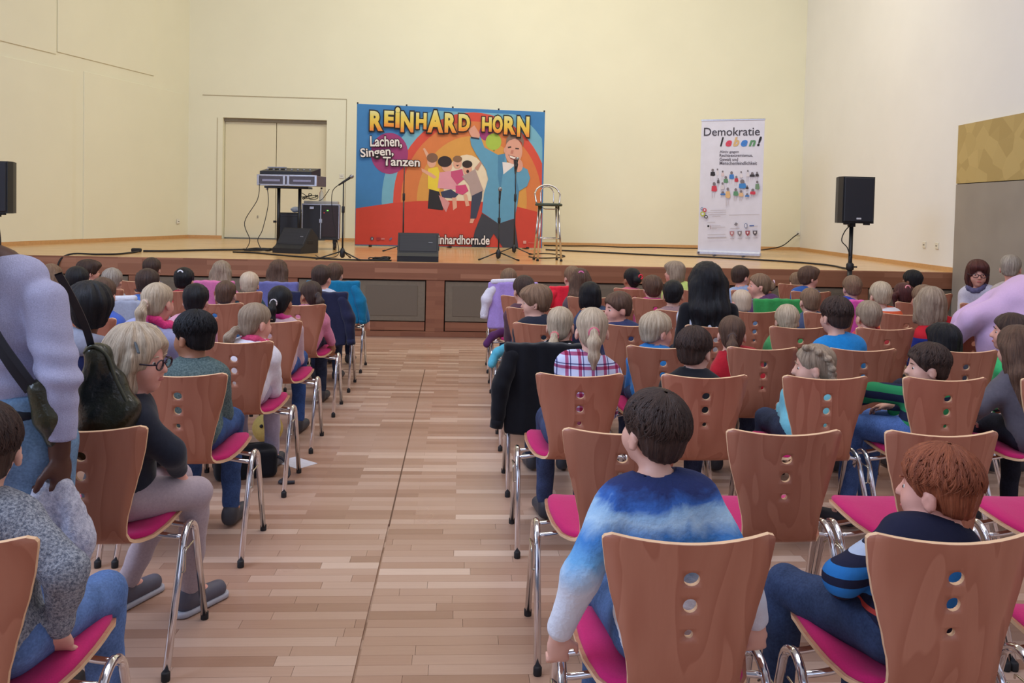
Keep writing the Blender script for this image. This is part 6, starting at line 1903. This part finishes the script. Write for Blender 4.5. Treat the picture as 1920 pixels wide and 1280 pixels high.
for sg in (-1, 1): link('eye', EYE_ME, None, A, tuple(hcA + RhA @ Vector((sg * .033, .076, .005))), RhA.to_euler())
link('mouth', LIP_ME, None, A, tuple(hcA + RhA @ Vector((0, .095, -.06))), RhA.to_euler())
ho = link('hair', hair_mesh('bob', .009), hair_mat(*HAIR['darkbrown']), A, tuple(hcA), RhA.to_euler(), True)
ho.scale = (1.18, 1.18, 1.18)
F = Field()
lil(F, .016)
for s_, e_, w_ in armsA: F.cap(s_, e_, .085, .070, .05).cap(e_, tuple(Vector(e_).lerp(Vector(w_), .9)), .066, .048, .02)
F.cap(q(3.50, 5.12, 1.00), q(3.40, 5.10, .80), .17, .16, .06).cap(q(3.40, 5.10, .80), q(3.46, 5.12, .70), .16, .17, .06)
F.warp(lambda X, Y, Z: .005 * np.sin(22 * X + 26 * Z) * np.sin(18 * Z - 14 * X) + .003 * np.sin(46 * X - 30 * Z))
F.ell(q(3.64, 5.18, 1.22), (.075, .075, .07), k=.01, sub=True)
link('sweater', F.mesh('sweater', .012), cloth('lilac_cotton', (206, 172, 206), .06, .15, .9, 120), A)
F = Field()
F.ell(q(3.94, 5.16, .86), (.18, .17, .15), k=.04)
for h_, k_, a_, t_ in legA: F.cap(h_, k_, .10, .075, .03).cap(k_, tuple(Vector(k_).lerp(Vector(a_), .95)), .07, .052, .02)
link('trousers', F.mesh('trousers', .014), denim((46, 50, 66)), A)
for h_, k_, a_, t_ in legA:
    F = Field().cap((a_[0] + .03, a_[1] - .02, .045), (t_[0] - .03, t_[1], .038), .044, .040, .03)
    F.half((0, 0, .004), (0, 0, -1), .004)
    link('shoe', F.mesh('shoe', .012), plain('dark_boot', (40, 36, 40), .5), A)

# ------------------------------------------------------------------ jackets hung over chair backs
def jacket(cx, F0, mat, label, hw=.215, zb=.45, thick=.020, sleeves=(), h=.012, lift=0.0, lining=None, shift=0.0, smat=None):
    root = empty('jacket', (cx, F0, 0), 0)
    tag(root, label, 'jacket', 'jackets over chair backs')
    F = Field()
    zt = .835 + lift
    n = 5
    for i in range(n):
        f0, f1 = i / n * 2 - 1, (i + 1) / n * 2 - 1
        y0, y1 = .018 * f0 * f0 - .035, .018 * f1 * f1 - .035
        u = (f0 + f1) / 2
        F.box((u * hw + shift, (y0 + y1) / 2 + .008, (zt + zb) / 2), (hw / n + .006, thick, (zt - zb) / 2 - .008), .014, k=.02)
    for sg, zs_ in sleeves:
        G = Field()
        G.cap((sg * (hw - .02) + shift, -.03, zt - .06), (sg * (hw + .035) + shift, -.045, (zt + zs_) / 2), .045, .050, .03).cap((sg * (hw + .035) + shift, -.045, (zt + zs_) / 2), (sg * (hw + .055) + shift, -.04, zs_), .050, .036, .02)
        G.warp(lambda X, Y, Z: .005 * np.sin(40 * Z + 18 * X) * np.sin(15 * Z + 31 * Y))
        link('sleeve', G.mesh('sleeve', h), smat or mat, root)
    F.warp(lambda X, Y, Z: .006 * np.sin(34 * X + 6 * Z) * np.sin(9 * Z + 2) + .004 * np.sin(21 * Z + 25 * X))
    link('shell', F.mesh('shell', h), mat, root)
    if sleeves:
        sg, zs_ = sleeves[0]
        MB().tube([(sg * (hw + .053) + shift, -.041, zs_ + .015), (sg * (hw + .058) + shift, -.039, zs_ - .030)], .036, 10).build('cuff', lining or mat, root, True)
    if lining:
        L = Field().cap((-hw + .02 + shift, -.04, zt + .01), (hw * .2 + shift, -.03, zt + .022), .024, .024, .02)
        link('collar', L.mesh('collar', .011), lining, root)
    return root
jacket(.50, 4.56, cloth('black_wool', (20, 20, 26)), 'black jacket over the chair of the polka-dot girl', .235, .36, .026, ((-1, .42),))
jacket(-1.175, 7.144, cloth('navy_nylon', (38, 40, 66)), 'navy jacket over the aisle chair behind the teal jacket', .225, .40, .024, ((1, .44),))
jacket(-1.175, 7.983, cloth('teal_jersey', (24, 118, 160)), 'teal jacket over the front-row aisle chair of the left block', .225, .47, .022, ((1, .50),), lift=.02)
jacket(-2.296, 7.983, cloth('pink_fleece', (214, 116, 166)), 'pink jacket over the chair of the long blonde girl', .20, .50, .020, ((1, .55),))
jacket(-1.735, 7.983, cloth('lavender_denim', (112, 112, 168)), 'lavender-blue jacket over the chair of the long brown haired girl', .22, .50)
jacket(-2.38, 6.294, cloth('pale_grey_coat', (160, 164, 180)), 'pale grey coat over the chair of the child in blue', .21, .50, .022, ((1, .60),), lining=cloth('white_lining', (214, 214, 222)))
jacket(.50, 8.05, cloth('lavender_quilt', (172, 146, 214)), 'lavender quilted coat with white sleeve over the aisle chair near the stage', .215, .44, .028, ((-1, .56),), lift=.03, lining=cloth('white_fleece', (224, 220, 232)), smat=cloth('white_fleece', (224, 220, 232)))
jacket(1.06, 8.05, cloth('bright_red_jersey', (228, 40, 60)), 'bright red jacket over a front-row chair of the right block', .20, .50, .022, ((-1, .56),))
jacket(2.76, 7.17, cloth('green_hoodie_cloth', (56, 150, 78)), 'bright green hoodie over a chair in the right block', .225, .52, .022)
jacket(3.42, 7.17, cloth('pink_magenta', (216, 84, 166)), 'magenta pink jacket over the chair left of the fair boy', .215, .45, .022)
def bundle(name, pts, rr, mat, label, cat, h=.011):
    F = Field()
    for a, b in zip(pts, pts[1:]): F.cap(a, b, rr, rr * .8, .03)
    F.warp(lambda X, Y, Z: .008 * np.sin(40 * X + 12 * Z) * np.sin(33 * Z - 21 * Y))
    return tag(link(name, F.mesh(name, h), mat), label, cat)
bundle('folded_garment', [(.50, 7.36, .495), (.36, 7.34, .50), (.28, 7.30, .455), (.235, 7.28, .40)], .035, cloth('plum_cloth', (88, 44, 92)), 'plum-coloured garment hanging off the aisle-side seat', 'garment')
bundle('folded_garment', [(.46, 6.50, .50), (.36, 6.46, .505), (.29, 6.44, .46), (.25, 6.42, .38)], .038, cloth('turquoise_cloth', (92, 184, 210)), 'turquoise garment hanging off the aisle-side seat', 'garment')
pp = MB().box((0, 0, .001), (.15, .21, .0015)).build('paper_sheet', plain('white_paper', (214, 214, 224), .7), None, False, (-.965, 5.16, 0), (0, 0, rad(50)))
tag(pp, 'white paper sheet lying on the floor by the left aisle', 'paper')
bp = empty('backpack', (-1.22, 4.95, 0), rad(20))
tag(bp, 'black backpack lying under the chairs of the left block', 'backpack')
F = Field().box((0, 0, .075), (.14, .10, .045), .03, k=.02).cap((-.10, -.02, .11), (.10, -.02, .12), .05, .05, .04)
F.warp(lambda X, Y, Z: .006 * np.sin(36 * X + 9 * Z) * np.sin(30 * Y))
link('body', F.mesh('body', .011), cloth('black_nylon', (26, 27, 32)), bp)
MB().tube(spline([(.12, -.08, .12), (.20, -.13, .10), (.22, -.20, .03), (.16, -.26, .012), (.24, -.28, .010)], 5), .010, 6).build('strap', plain('grey_strap', (48, 48, 56), .6), bp, True)
yb = empty('toy_bag', (-1.23, 5.58, 0), 0)
tag(yb, 'round yellow bag with a simple face under the left chairs', 'bag')
link('body', Field().ell((0, 0, .10), (.10, .05, .10), k=.01).mesh('body', .011), cloth('yellow_plush', (214, 190, 110)), yb)
for sx in (-.03, .03): MB().add(ball(.012).v, ball(.012).f, Matrix.Translation((sx, -.047, .125))).build('eye', M_RUBBER, yb, True)
MB().add(ball(.015).v, ball(.015).f, Matrix.Translation((.005, -.05, .085))).build('nose', plain('red_nose', (190, 60, 60), .6), yb, True)
